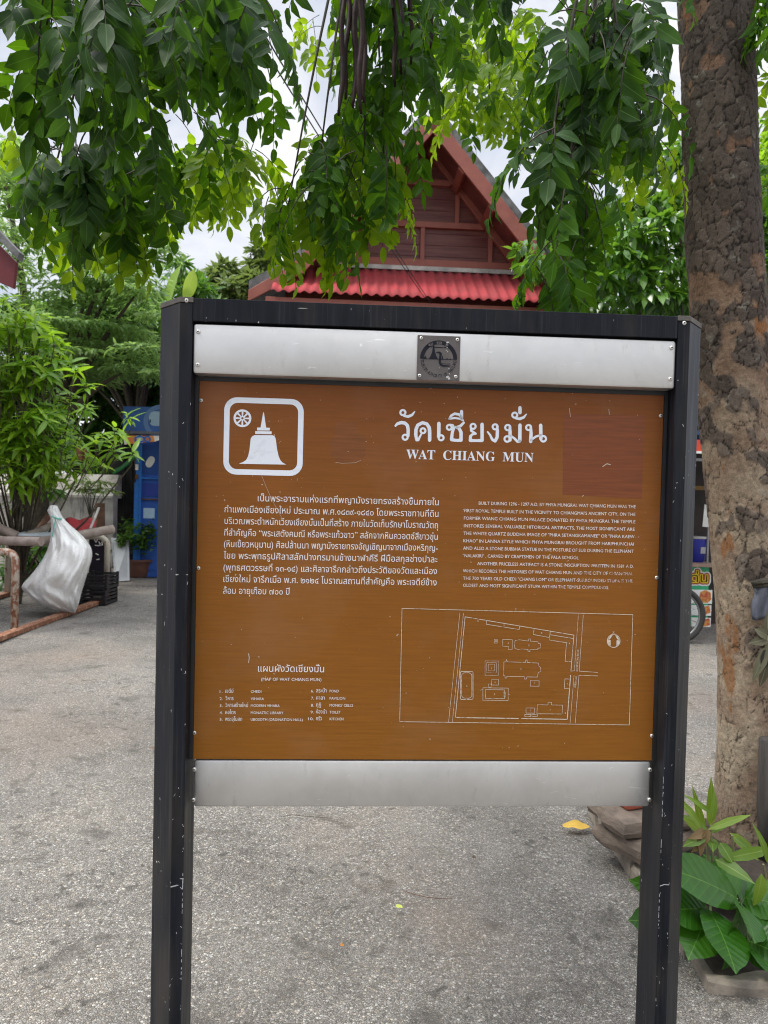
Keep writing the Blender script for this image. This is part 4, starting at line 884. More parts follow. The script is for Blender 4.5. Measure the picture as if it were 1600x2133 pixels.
lb = at(250, 1198, 12.3); lbt = thing('leaning_panel', 'grey white panel leaning against the black shadow sheet beside the plant pots', 'panel', (lb[0], 12.3, 0))
mb = MB(); mb.prism([gp(238, 1200)*0+V(at(240, 1196, 12.2)[0], 12.2, 0), V(at(270, 1185, 12.4)[0], 12.4, 0), at(268, 1122, 12.9), at(231, 1120, 12.9)], V(0, 0, 0), V(0, .03, 0)); mb.build('panel_sheet', simple('grey_white_panel', (.50, .52, .54), (.40, .41, .43), 3, .5), lbt)
# ================================================================== POTTED PLANTS BY THE BOOTH
M_terra = simple('brown_plastic_pot', (.19, .085, .06), (.14, .06, .045), 8, .6, 0, .05, 40)
M_soil = simple('dark_soil', (.035, .026, .02), (.06, .045, .035), 30, .95, 0, .6, 60)
L_pot = leafmat('pot_plant_leaf', (.025, .075, .015), (.05, .14, .02), (.13, .28, .03), .3, .4)
L_lance = leafmat('long_pot_leaf', (.04, .10, .03), (.07, .16, .05), (.14, .24, .09), .3, .4)
def rand_dir(n, up=.3):
    a = rng.uniform(0, 2*np.pi, n); z = rng.uniform(-.4, 1, n)+up; d = np.stack([np.cos(a), np.sin(a), z], 1); return nrm(d)
def pot(c, r, h, label, fn):
    t = thing('potted_plant', label, 'potted plant', tuple(c), 'potted plants beside the blue booth')
    mb = MB(); mb.lathe(c, [(r*.78, 0), (r*.80, .01), (r*.96, h*.86), (r*1.06, h*.87), (r*1.08, h), (r*.98, h), (r*.95, h*.9)], 24); mb.build('pot', M_terra, t, smooth=True, angle=.7)
    mb = MB(); mb.lathe(c, [(r*.955, h*.92), (.001, h*.93)], 24); mb.build('soil', M_soil, t)
    fn(t, c, r, h)
def bushy(n, ht, sp):
    def f(t, c, r, h):
        mb = MB(); tips = []
        for k in range(14):
            a = random.uniform(0, 6.28); rr = sp*random.uniform(.2, 1); zz = ht*random.uniform(.25, 1)
            tp_ = c+V(math.cos(a)*rr, math.sin(a)*rr, h+zz); mb.tube([c+V(0, 0, h*.9), c+V(math.cos(a)*rr*.5, math.sin(a)*rr*.5, h+zz*.7), tp_], [.012, .008, .004], 5); tips.append(tp_)
        mb.build('stem', M_bark_s, t)
        tips = np.array(tips); i = rng.integers(0, len(tips), n); B = tips[i]+rng.normal(0, sp*.16, (n, 3)); D = rand_dir(n, -.1)
        leaves('foliage', L_pot, LEAF_MID, B, D, rng.normal(0, .4, (n, 3))+[0, 0, 1], rng.uniform(.09, .17, n), rng.uniform(.04, .065, n), .2, .3, t)
    return f
M_bark_s = simple('thin_bark', (.10, .085, .06), (.055, .045, .033), 20, .85, 0, .4, 60)
pc = gp(289, 1199); pot(pc, .335, .32, 'leafy green plant in a brown pot, left of two beside the booth', bushy(1100, .60, .42))
pc2 = gp(338, 1199); pot(pc2+V(-.04, .1, 0), .30, .31, 'leafy green plant in a brown pot half hidden by the left post', bushy(900, .8, .38))
pc3 = at(316, 1100, 12.9); tall = thing('tall_plant', 'tall arching long leaved plant in front of the blue booth door', 'plant', (pc3[0]+.1, pc[1]+.35, 0))
mb = MB(); b3 = V(pc3[0]+.1, pc[1]+.35, 0); n = 90; B, D = [], []
for k in range(9):
    tp_ = b3+V(random.uniform(-.35, .35), random.uniform(-.2, .2), random.uniform(.7, 1.2)); mb.tube([b3, (b3+tp_)/2+V(0, 0, .1), tp_], [.016, .012, .008], 5)
    for j in range(30): B.append(tp_-V(0, 0, random.uniform(0, .35))); a = random.uniform(0, 6.28); D.append((math.cos(a), math.sin(a), random.uniform(-.1, .7)))
mb.build('stem', M_bark_s, tall); B = np.array(B); D = np.array(D); leaves('foliage', L_lance, LEAF_LANCE, B, D, np.tile([0, 0, 1.], (len(B), 1)), rng.uniform(.25, .45, len(B)), rng.uniform(.03, .06, len(B)), .15, .7, tall)
# ================================================================== FOOD CART BEHIND THE RIGHT POST
CYc = 8.3
cg = gp(1440, 1338); CYc = float(cg[1])
cart = thing('food_cart', 'street food cart with green banner, red edged roof and wheel behind the right post', 'cart', (at(1330, 1300, CYc)[0], CYc, 0))
cz_ = lambda py, px=1450, Y=None: at(px, py, Y or CYc)[2]
cx_ = lambda px, Y=None: at(px, 1200, Y or CYc)[0]
M_cgrey = simple('cart_metal', (.30, .30, .31), (.20, .20, .21), 6, .4, .6)
M_dark = simple('dark_interior', (.018, .014, .013), (.04, .028, .022), 5, .7)
M_green = simple('green_banner', (.02, .36, .16), (.018, .30, .13), 3, .45)
X0, X1 = cx_(1170), cx_(1492)
mb = MB(); mb.box(((X0+X1)/2, CYc+.55, (cz_(1182)+.25)/2+.0), (X1-X0, .75, cz_(1182)-.25)); mb.build('cart_body', M_cgrey, cart, bevel=.01)
mb = MB(); zt_, zb2 = cz_(1181), cz_(1309)
mb.box(((X0+cx_(1489))/2, CYc+.155, (zt_+zb2)/2), (cx_(1489)-X0, .02, zt_-zb2)); ban = mb.build('menu_banner', M_green, cart)
yb = CYc+.143-CYc
def bflat(nm, loops, mat, dy=0.0):
    f_ = Flat()
    for lp in loops: f_.loop([(p[0]-cart['_w'][0], p[2]) for p in [at(x, y, CYc+.143) for x, y in lp]]); f_.flush()
    o = f_.build(nm, mat, ban, yb+dy); return o
bflat('photo_frame', [[(1440, 1228), (1484, 1229), (1483, 1258), (1440, 1257)], [(1440, 1260), (1482, 1261), (1481, 1283), (1440, 1282)], [(1440, 1286), (1481, 1287), (1480, 1306), (1440, 1305)]], M_wht, -.001)
food = simple('printed_food_photo', (.42, .06, .03), (.55, .26, .05), 22, .5, lo=.42, hi=.58)
bflat('food_print', [[(1459, 1233), (1470, 1229), (1480, 1234), (1482, 1248), (1474, 1256), (1462, 1255), (1456, 1246)], [(1466, 1263), (1478, 1262), (1480, 1276), (1470, 1280), (1462, 1272)], [(1464, 1290), (1478, 1288), (1479, 1302), (1468, 1305), (1460, 1300)]], food, -.002)
# writing on the banner
f_ = Flat()
def bw(s, x0, y0, x1, cap, mat_flat, grow=0):
    ov, tr = text_shape(s, 3); a, b = at(x0, y0, CYc+.143), at(x1, y0+1, CYc+.143); lo, hi = ov[tr.ravel()][:, 0].min(), ov[tr.ravel()][:, 0].max(); k = (at(x0, y0-cap, CYc+.143)[2]-a[2])/.545
    q2 = np.stack([(ov[:, 0]-lo)/(hi-lo)*(b[0]-a[0])+a[0]-cart['_w'][0], ov[:, 1]*k+a[2]], 1); mat_flat.parts.append((q2, tr))
    if grow:
        from collections import Counter
        ec_ = Counter(tuple(sorted((int(t[i]), int(t[(i+1) % 3])))) for t in tr for i in range(3))
        for (i, j), n_ in ec_.items():
            if n_ == 1: mat_flat.stroke([q2[i], q2[j]], grow, False, True, 6)
        mat_flat.flush()
f_ = Flat(); bw('อิ่มเด่น', 1391, 1211, 1473, 15, f_, .085); f_.build('banner_halo', M_wht, ban, yb-.002)
f_ = Flat(); bw('อิ่มเด่น', 1391, 1211, 1473, 15, f_, .055); f_.build('banner_outline', simple('banner_outline', (.30, .05, .02), (.25, .04, .02), 5), ban, yb-.003)
f_ = Flat(); bw('อิ่มเด่น', 1391, 1211, 1473, 15, f_, .022); f_.build('banner_writing', simple('banner_yellow', (.80, .62, .03), (.75, .50, .02), 9), ban, yb-.004)
mb = MB(); mb.box(((X0+X1)/2, CYc+.5, cz_(1178)), (X1-X0+.1, .95, .035)); mb.build('counter', simple('counter_wood', (.30, .2, .15), (.2, .13, .1), 8, .6), cart)
# dark back, roof, red fringe
mb = MB(); mb.box(((X0+X1)/2+.4, CYc+1.35, 1.5), (X1-X0+1.6, .04, 3.0)); mb.build('back_panel', M_dark, cart)
zr = cz_(925)
mb = MB(); mb.box(((X0+X1)/2+.3, CYc+.55, zr+.1), (X1-X0+1.0, 1.7, .05)); mb.build('cart_roof', simple('blue_roof_sheet', (.03, .09, .26), (.02, .06, .2), 4, .5), cart)
mb = MB(); mb.box(((X0+X1)/2+.3, CYc-.3, cz_(870)+.15), (X1-X0+1.0, .03, .55)); mb.build('roof_sign', simple('blue_sign_sheet', (.03, .09, .30), (.025, .075, .24), 4, .4), cart)
mb = MB(); mb.box(((X0+X1)/2+.3, CYc-.34, (cz_(922)+cz_(945))/2), (X1-X0+1.0, .02, cz_(922)-cz_(945))); mb.build('red_fringe', simple('red_vinyl', (.62, .06, .02), (.55, .05, .02), 5, .5), cart)
mb = MB(); mb.box(((X0+X1)/2+.3, CYc-.345, cz_(947)), (X1-X0+1.0, .024, .025)); mb.build('fringe_edge', M_wht, cart)
mb = MB(); mb.box(((X0+X1)/2+.3, CYc-.2, cz_(960)), (X1-X0+1.0, .05, .03)); mb.build('roof_beam', M_cgrey, cart)
mb = MB(); mb.box(((X0+X1)/2+.3, CYc+.9, cz_(1012)), (X1-X0+.9, .04, .05)); mb.build('inner_rail', simple('ochre_rail', (.26, .15, .03), (.18, .1, .02), 5), cart)
for px in (1180, 1489):
    mb = MB(); mb.box((cx_(px), CYc+.75, (zr+.9)/2), (.05, .05, zr-.8)); mb.build('roof_post', M_cgrey, cart)
# bicycle wheel
wc = at(1408, 1281, CYc-.02); wr = (at(1408, 1219, CYc)[2]-wc[2])
M_tyre = simple('grey_black_tyre', (.022, .021, .02), (.04, .038, .036), 12, .8)
ax = ((1, 0, 0), (0, 0, 1), (0, 1, 0))
def torus(mb, c, R_, r_, n=48, k=10):
    o = len(mb.v)
    for i in range(n):
        a = 2*math.pi*i/n
        for j in range(k):
            b = 2*math.pi*j/k; mb.v.append((c[0]+(R_+r_*math.cos(b))*math.cos(a), c[1]+r_*math.sin(b), c[2]+(R_+r_*math.cos(b))*math.sin(a)))
    for i in range(n):
        for j in range(k): mb.f.append((o+i*k+j, o+((i+1) % n)*k+j, o+((i+1) % n)*k+(j+1) % k, o+i*k+(j+1) % k)); mb.m.append(0)
mb = MB(); torus(mb, wc, wr-.034, .034); wh = mb.build('wheel', M_tyre, cart, smooth=True)
mb = MB(); torus(mb, wc, wr-.068, .014); mb.build('rim', M_cgrey, wh, smooth=True)
mb = MB()
for k in range(20):
    a = 2*math.pi*k/20; mb.tube([wc+V(.03*math.cos(a+.5), .02*(-1)**k, .03*math.sin(a+.5)), wc+V((wr-.08)*math.cos(a), 0, (wr-.08)*math.sin(a))], .0035, 4)
mb.build('spokes_pattern', M_cgrey, wh)
mb = MB(); mb.lathe(wc+V(0, -.05, 0), [(.001, 0), (.03, 0), (.03, .1), (.001, .1)], 14, ax); mb.build('hub', M_cgrey, wh)
# on the counter: blue bin, paper menu
c0 = at(1455, 1150, CYc+.4); zc_ = cz_(1178)+.0176
bb = V(at(1452, 1175, CYc+.3)[0], CYc+.3, zc_); M_bin = simple('deep_blue_plastic', (.012, .02, .26), (.01, .016, .2), 6, .35)
bt_ = thing('blue_bucket', 'deep blue plastic bucket with a grey label standing on the cart counter', 'bucket', tuple(bb))
hb = cz_(1107)-zc_-.08; mb = MB(); mb.lathe(bb+V(0, 0, .0), [(.001, 0), (.07, 0), (.085, hb*.1), (.10, hb), (.106, hb), (.106, hb-.02), (.09, hb-.01), (.075, .04), (.001, .04)], 24); bo = mb.build('bucket_body', M_bin, bt_, smooth=True, angle=.8)
mb = MB(); mb.lathe(bb+V(0, 0, hb), [(.107, -.012), (.109, .0), (.1, .012), (.001, .014)], 24); mb.build('lid', M_flash, bt_)
mb = MB(); mb.box(bb+V(.02, -.101, hb*.5), (.055, .008, .075)); mb.build('bucket_label', simple('grey_label', (.35, .35, .38), (.25, .25, .28), 9), bt_)
pm = at(1478, 1075, CYc+.2); pt = thing('paper_sheet', 'white paper sheet clipped up beside the trunk over the cart counter', 'paper', tuple(pm))
mb = MB(); mb.box(pm, (.14, .004, .26), ((1, .0, -.06), (0, 1, 0), (.06, 0, 1))); mb.build('sheet', M_wht, pt)
mb = MB(); mb.box(pm+V(-.02, .012, .135), (.06, .02, .025)); mb.build('clip', M_black, pt)
mb = MB(); mb.box(pm+V(0, .02, -.2-.13+.0), (.02, .02, .78)); mb.build('stand', M_cgrey, pt)
# second booth container seen by the trunk
# ================================================================== PLANTER
M_kerb = simple('rough_kerb_concrete', (.36, .31, .25), (.17, .145, .115), 9, .9, 0, .7, 60)
M_stone = simple('layered_brown_stone', (.23, .175, .135), (.12, .095, .075), 10, .9, 0, .8, 50, stretch=(1, 1, 3))
M_brick = simple('red_brick', (.36, .085, .045), (.26, .06, .035), 20, .9, 0, .6, 80)
E0, E1, E2 = gp(1475, 2062, .0), gp(1640, 2076, 0), gp(1228, 1690, 0)
u1 = nrm(E2-E0); u2 = nrm(E1-E0); zk_ = .10
def slab(name, a, b, wd, ht, inward, label, grp):
    a = np.asarray(a); b = np.asarray(b); d = b-a; n_ = 14; mb = MB(); vs = []
    for i in range(n_+1):
        p = a+d*i/n_; j = lambda s: random.uniform(-s, s)
        for (o_, z) in ((0, -.05), (0+j(.004), ht*.55+j(.006)), (.012+j(.006), ht+j(.005)), (wd*.5, ht+j(.004)), (wd-.01+j(.006), ht+j(.006)), (wd, -.05)):
            vs.append(p+inward*o_+V(0, 0, z))
    mb.add(vs, [(i*6+k, i*6+k+1, (i+1)*6+k+1, (i+1)*6+k) for i in range(n_) for k in range(5)]+[tuple(range(6)), tuple(range(n_*6, n_*6+6))])
    o = mb.build(name, M_kerb, None, org=tuple((a+b)/2*V(1, 1, 0))); md = o.modifiers.new('s', 'SUBSURF'); md.subdivision_type = 'SIMPLE'; md.levels = 1; md.render_levels = 1
    return tag(o, label, 'kerb stone', grp)
inw1 = nrm(V(-u1[1], u1[0], 0)); inw1 = inw1 if np.dot(inw1, u2) > 0 else -inw1
inw2 = nrm(V(-u2[1], u2[0], 0)); inw2 = inw2 if np.dot(inw2, u1) > 0 else -inw2
lk = np.linalg.norm(E2-E0)
slab('kerb_stone', E0+u1*.0, E0+u2*1.6, .30, .034, inw2, 'rough concrete kerb stone along the front edge of the tree bed', 'kerb stones round the tree bed')
slab('kerb_stone', E0+u1*.18, E0+u1*lk*.55, .14, .036, inw1, 'rough concrete kerb stone at the left edge of the bed, behind the right post', 'kerb stones round the tree bed')
slab('kerb_stone', E0+u1*(lk*.55+.006), E0+u1*lk, .14, .06, inw1, 'rough concrete kerb stone at the left edge of the bed, under the stacked flat stones', 'kerb stones round the tree bed')
slab('kerb_stone', E0+u1*(lk+.01), E0+u1*lk+u2*2.2, .16, .06, -inw2, 'rough concrete kerb stone along the far edge of the tree bed', 'kerb stones round the tree bed')
mb = MB(); nn = 24; vs = []
for j in range(nn+1):
    for i in range(nn+1):
        a, b = i/nn, j/nn; p = E0+u2*(.03+1.8*a)+u1*(.03+(lk-.02)*b); vs.append(p+V(0, 0, .035+.02*math.sin(a*17+b*5)*math.sin(b*13)+random.uniform(-.008, .008)))
mb.add(vs, [(j*(nn+1)+i, j*(nn+1)+i+1, (j+1)*(nn+1)+i+1, (j+1)*(nn+1)+i) for j in range(nn) for i in range(nn)]); tag(mb.build('soil', M_soil, smooth=True), kind='structure')
def rock(c, sx, sy, sz, rz, mat, label, name='flat_stone', cat='stone', grp='stones stacked on the kerb', n=16, amp=.05):
    mb = MB(); prof = [(.80, 0), (.96, .12), (1.0, .4), (.97, .7), (.9, .92), (.7, 1.0)]; ph = random.uniform(0, 6)
    vs = []
    for r, z in prof:
        for k in range(n):
            a = 2*math.pi*k/n; sq = 1/max(abs(math.cos(a)), abs(math.sin(a)))**.85; rr = r*sq*(1+amp*math.sin(3*a+ph)+amp*math.sin(5*a-ph+z*3)+random.uniform(-.02, .02))*.5
            x, y = rr*math.cos(a)*sx, rr*math.sin(a)*sy; vs.append(V(x*math.cos(rz)-y*math.sin(rz), x*math.sin(rz)+y*math.cos(rz), z*sz+random.uniform(-.003, .003)*(0 if z == 0 else 1))+V(*c))
    m_ = len(prof); mb.add(vs, [(i*n+k, i*n+(k+1) % n, (i+1)*n+(k+1) % n, (i+1)*n+k) for i in range(m_-1) for k in range(n)]+[tuple(range(n)), tuple(range((m_-1)*n, m_*n))])
    o = mb.build(name, mat, None, smooth=True, org=c, angle=.35); return tag(o, label, cat, grp)
s0 = gp(1345, 1775, .06); s0[2] = .062
rock(s0+V(.03, .06, 0), .40, .26, .085, .5, M_stone, 'dark flat stone at the bottom of the pile on the kerb')
rock(s0+V(.02, .10, .087), .42, .30, .075, .3, M_stone, 'paler flat stone on top of the pile on the kerb')
bk = thing('brick', 'broken red brick lying on the stacked flat stones', 'brick', tuple(s0+V(.07, .12, .16)))
bk['_w'] = [float(x) for x in s0+V(-.03, .10, .163)]; bk.location = tuple(bk['_w'])
mb = MB(); mb.box(s0+V(.0, .10, .164+.031), (.20, .10, .06), ((.94, .34, 0), (-.34, .94, 0), (0, 0, 1))); mb.build('brick_body', M_brick, bk, bevel=.008)
# fallen leaves
def fallen(px, py, ln_, wd, ang, col, label):
    m = leafmat('fallen_leaf_'+str(len(MATS)), tuple(c*.8 for c in col), col, tuple(min(1, c*1.1) for c in col), .2, .5, tuple(c*.7 for c in col), tcol=col)
    g = gp(px, py, .012); o = leaves('fallen_leaf', m, LEAF_BIG, [(0, 0, .004)], [(math.cos(ang), math.sin(ang), .05)], [(0.1, -.35, 1)], [ln_], [wd], .35, .12, None, .25)
    o.location = tuple(g); return tag(o, label, 'leaf', 'fallen leaves on the pavement')
fallen(1172, 1722, .145, .05, .05, (.72, .46, .07), 'large yellow fallen leaf on the pavement near the kerb')
fallen(824, 1889, .03, .016, -.3, (.55, .62, .12), 'tiny lime green leaf on the pavement below the board')
fallen(709, 1972, .014, .012, .5, (.55, .22, .03), 'tiny orange leaf on the pavement below the board')
fallen(985, 1790, .03, .016, 1.0, (.10, .075, .055), 'dark dead leaf on the pavement under the footer plate')
fallen(310, 1560, .05, .02, .3, (.18, .13, .09), 'brown dead leaf on the pavement left of the board')
tw_ = thing('fallen_twig', 'thin reddish curved twig lying on the pavement below the board', 'twig', tuple(gp(895, 1868, 0)))
mb = MB(); mb.tube([gp(x, y, .012)+V(0, 0, .004) for x, y in ((838, 1856), (860, 1864), (890, 1871), (915, 1874), (942, 1873))], [.0012, .0018, .0018, .0016, .001], 6); mb.build('twig_stem', simple('red_brown_twig', (.16, .07, .045), (.1, .05, .03), 30), tw_)
tw_ = thing('fallen_twig', 'thin dark twig on the pavement just under the footer plate', 'twig', tuple(gp(640, 1702, 0)))
mb = MB(); mb.tube([gp(x, y, .01)+V(0, 0, .004) for x, y in ((585, 1703), (610, 1699), (640, 1702), (690, 1706))], [.001, .0016, .0016, .001], 6); mb.build('twig_stem', M_bark_s, tw_)
# ================================================================== THE BIG TREE
def bark_mat():
    m, N, L, P = newmat('flaking_mottled_bark')
    tc = N.new('ShaderNodeTexCoord').outputs['Object']; sp = N.new('ShaderNodeSeparateXYZ'); L.new(tc, sp.inputs[0])
    at_ = N.new('ShaderNodeAttribute'); at_.attribute_name = 'bark'; sc_ = N.new('ShaderNodeSeparateColor'); L.new(at_.outputs['Color'], sc_.inputs[0])
    f = noise(N, L, 38, 6, .72, tc); f2 = noise(N, L, 120, 4, .7, tc, stretch=(1, 1, .5))
    tan = mix(N, L, ramp(N, L, noise(N, L, 4, 4, .6, tc), [(.4, 0.0), (.6, 1.0)]), (.29, .205, .145), (.44, .36, .26))
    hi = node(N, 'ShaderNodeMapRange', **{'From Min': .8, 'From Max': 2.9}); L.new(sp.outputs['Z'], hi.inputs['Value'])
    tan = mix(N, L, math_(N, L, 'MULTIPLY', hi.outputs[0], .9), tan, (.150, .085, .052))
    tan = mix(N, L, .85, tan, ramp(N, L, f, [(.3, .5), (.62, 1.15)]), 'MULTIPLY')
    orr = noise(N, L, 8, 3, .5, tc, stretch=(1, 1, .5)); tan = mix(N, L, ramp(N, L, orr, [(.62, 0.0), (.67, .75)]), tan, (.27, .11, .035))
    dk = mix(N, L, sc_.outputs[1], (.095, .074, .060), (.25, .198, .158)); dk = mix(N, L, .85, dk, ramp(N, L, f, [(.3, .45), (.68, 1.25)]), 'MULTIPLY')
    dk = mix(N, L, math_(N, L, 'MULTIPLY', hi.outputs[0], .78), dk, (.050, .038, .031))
    c = mix(N, L, sc_.outputs[0], tan, dk)
    c = mix(N, L, .45, c, ramp(N, L, f2, [(.3, .6), (.65, 1.2)]), 'MULTIPLY')
    li = noise(N, L, 13, 5, .7, tc); c = mix(N, L, ramp(N, L, li, [(.60, 0.0), (.68, .35)]), c, (.30, .30, .25))
    c = mix(N, L, sc_.outputs[2], c, (.018, .014, .012))
    L.new(c, P.inputs['Base Color']); P.inputs['Roughness'].default_value = .88; P.inputs['Specular IOR Level'].default_value = .2
    bump(N, L, P, math_(N, L, 'ADD', f, math_(N, L, 'MULTIPLY', f2, .6)), .7, .007)
    return m
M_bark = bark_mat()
M_twig = simple('dark_twig', (.055, .045, .03), (.03, .025, .018), 20, .8)
TY = 3.25
tb = gp(1570, 1748, .0); tb[1] = TY; tb[0] = at(1575, 1700, TY)[0]
tree = thing('shade_tree', 'big tree with flaking mottled bark whose drooping leafy boughs hang over the notice board', 'tree', (tb[0], TY, 0))
ctr = [(1578, 1790, 190), (1575, 1700, 168), (1574, 1600, 158), (1573, 1480, 156), (1572, 1360, 158), (1568, 1250, 160), (1560, 1130, 163), (1549, 1000, 163), (1536, 880, 160), (1524, 760, 158), (1516, 640, 156), (1508, 500, 156), (1502, 380, 154), (1498, 260, 152), (1494, 150, 149), (1490, 40, 150), (1484, -120, 152), (1470, -320, 158), (1450, -520, 160)]
import mathutils
nz3 = mathutils.noise.noise; vor = mathutils.noise.voronoi
nr = 190; dense = []
for i in range(len(ctr)-1):
    seg = abs(ctr[i+1][1]-ctr[i][1])*TY/FPX; k_ = max(4, int(seg/(.0062 if ctr[i][1] > -150 else .03)))
    for k in range(k_):
        t = k/k_; dense.append([ctr[i][j]*(1-t)+ctr[i+1][j]*t for j in range(3)])
dense.append(list(ctr[-1])); sm = np.array(dense, float); kw = 31; ker = np.hanning(kw+2)[1:-1]; ker /= ker.sum()
for j in (0, 2): sm[:, j] = np.convolve(np.pad(sm[:, j], kw//2, mode='edge'), ker, 'valid')
mb = MB(); rings = []; attr = []
for (px, py, wd) in sm:
    c = at(px, py, TY); r = wd/2*TY/FPX*.95; z = c[2]; hg = min(1, max(0, (z-.4)/2.6))
    for k in range(nr):
        a = 2*math.pi*k/nr; d = V(math.cos(a), math.sin(a), 0)
        q = Vector((d[0]*.16, d[1]*.16, z))
        low = nz3(Vector((d[0]*1.3, d[1]*1.3, z*1.1)))*.06+nz3(Vector((d[0]*2.4, d[1]*2.4, z*4.5)))*.03
        wq = q*17; w_ = Vector((nz3(wq), nz3(wq+Vector((9, 3, 1))), nz3(wq+Vector((2, 7, 5)))))*.011+Vector((nz3(q*55), nz3(q*55+Vector((5, 1, 2))), nz3(q*55+Vector((3, 4, 9)))))*.0045
        p = Vector((q[0]+w_[0], q[1]+w_[1], (q[2]+w_[2])*.50))*25
        ds, ps = vor(p); edge = ds[1]-ds[0]; tone = (math.sin(ps[0][0]*12.9+ps[0][1]*78.2+ps[0][2]*37.7)*43758.5) % 1.0
        m_ = nz3(q*6.5)+.5*nz3(q*14+Vector((4, 4, 4)))+(hg-.62)*1.15+(tone-.5)*.35
        plate = min(1, max(0, (m_+.02)/.07)); es = min(1, edge/.10)
        crk = (1-min(1, edge/.060))*max(plate, min(.85, max(0, (nz3(q*7+Vector((1, 8, 2)))+.30)*3)))
        disp = plate*(.0026*es)+.0022*(tone-.4)*plate-crk*.0028+nz3(q*40)*.0016
        fl_ = .10*max(0, .35-z)*(1+math.cos(5*a))
        rings.append(c+d*(r*(1+low+fl_)+disp-.003)); attr.append((plate, tone, min(1, crk*1.1), 1))
nl = len(sm); mb.add(rings, [(i*nr+k, i*nr+(k+1) % nr, (i+1)*nr+(k+1) % nr, (i+1)*nr+k) for i in range(nl-1) for k in range(nr)]+[tuple(range(nr))])
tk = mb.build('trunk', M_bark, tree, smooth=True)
ca = tk.data.color_attributes.new('bark', 'FLOAT_COLOR', 'POINT'); ca.data.foreach_set('color', np.array(attr, np.float32).ravel())
# boughs above the frame, then twigs down into the view
top_ = at(1462, -380, TY); 
def curve(a, b, sag, n=7):
    a = np.asarray(a); b = np.asarray(b); return [a+(b-a)*t+V(0, 0, sag*4*t*(1-t)) for t in np.linspace(0, 1, n)]
boughs = [curve(at(1480, -80, TY), at(700, -330, 2.6), .35), curve(at(700, -330, 2.6), at(60, -150, 1.9), .10), curve(at(1475, -220, TY), at(1000, -120, 5.0), .3), curve(at(1475, -140, TY), at(1250, -220, 2.1), .2), curve(at(1490, 60, TY+.05), at(1720, -120, 3.0), .1)]
for i, b in enumerate(boughs):
    mb = MB(); r0 = [.075, .035, .05, .045, .05][i]; mb.tube(b, list(np.linspace(r0, r0*.4, len(b))), 10); mb.build('bough', M_twig, tree, smooth=True)
# leaf materials of this tree, shaded and sunlit tones painted into the colour
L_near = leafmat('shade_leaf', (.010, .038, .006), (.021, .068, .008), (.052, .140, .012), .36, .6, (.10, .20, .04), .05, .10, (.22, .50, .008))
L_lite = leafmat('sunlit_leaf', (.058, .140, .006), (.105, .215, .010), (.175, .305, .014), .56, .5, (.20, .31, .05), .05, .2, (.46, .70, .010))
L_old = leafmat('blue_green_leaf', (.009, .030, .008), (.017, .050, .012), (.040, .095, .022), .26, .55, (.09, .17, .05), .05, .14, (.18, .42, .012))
def sprays(name, mat, anchors, ln=.30, lf=.08, npair=6, droop=.9, spread=.55, wratio=.46, twig=True):
    """pinnate compound leaves: anchors = list of points; each hangs from its anchor"""
    B, D, Nn, LL = [], [], [], []; mb = MB()
    for A in anchors:
        A = np.asarray(A, float); az = random.uniform(0, 6.283); l_ = ln*random.uniform(.7, 1.2)
        d = nrm(V(math.cos(az)*spread, math.sin(az)*spread, -.25+random.uniform(-.3, .3))); p = A.copy(); step = l_/(npair+1); pts = [A.copy()]; twist = random.uniform(-.5, .5)
        for k in range(npair+1):
            d = nrm(d+V(random.uniform(-.08, .08), random.uniform(-.08, .08), -droop*.28)); p = p+d*step; pts.append(p.copy())
            sd = nrm(np.cross(d, V(math.cos(az+twist), math.sin(az+twist), .35))) if abs(d[2]) > .2 else nrm(np.cross(d, V(0, 0, 1)))
            sz = lf*(.72+.42*math.sin(math.pi*(k+1)/(npair+1.6)))*random.uniform(.68, 1.15)
            if k < 1: continue
            if k == npair:
                B.append(p); D.append(d+V(0, 0, -.2)); Nn.append(np.cross(sd, d)+rng.normal(0, .15, 3)); LL.append(sz*1.1)
            else:
                for s in (-1, 1):
                    if random.random() < .06: continue
                    pp = p+(d*step*.35 if s > 0 else 0)
                    B.append(pp+sd*s*.003); dd = nrm(d*.55+sd*s*.9+V(0, 0, -.36*random.uniform(.3, 1.5))+rng.normal(0, .14, 3)); D.append(dd)
                    Nn.append(np.cross(sd, d)+rng.normal(0, .32, 3)); LL.append(sz)
        if twig: mb.tube(pts, list(np.linspace(.0022, .0009, len(pts))), 4)
    LL = np.array(LL); o = leaves(name, mat, LEAF_NEAR, B, D, Nn, LL, LL*wratio*rng.uniform(.78, 1.22, len(LL)), .22, rng.uniform(-.15, .6, len(LL)), tree, .16)
    if twig and anchors:
        k_ = mb.build('leaf_stalk', M_twig, tree)
        with bpy.context.temp_override(active_object=o, object=o, selected_objects=[o, k_], selected_editable_objects=[o, k_]): bpy.ops.object.join()
    return o
def blob(cx, cy, rx, ry, n, d0, d1):
    out = []
    for _ in range(n):
        while True:
            x, y = random.uniform(-1, 1), random.uniform(-1, 1)
            if x*x+y*y < 1: break
        out.append(at(cx+x*rx, cy+y*ry, random.uniform(d0, d1)))
    return out
def twigs(a, pts, r=.007):
    mb = MB()
    for p in pts: mb.tube(curve(a, p, random.uniform(.02, .12), 6), list(np.linspace(r, r*.35, 6)), 6, jit=.1)
    mb.build('twig', M_twig, tree, smooth=True)
bgA = at(300, -200, 2.0)
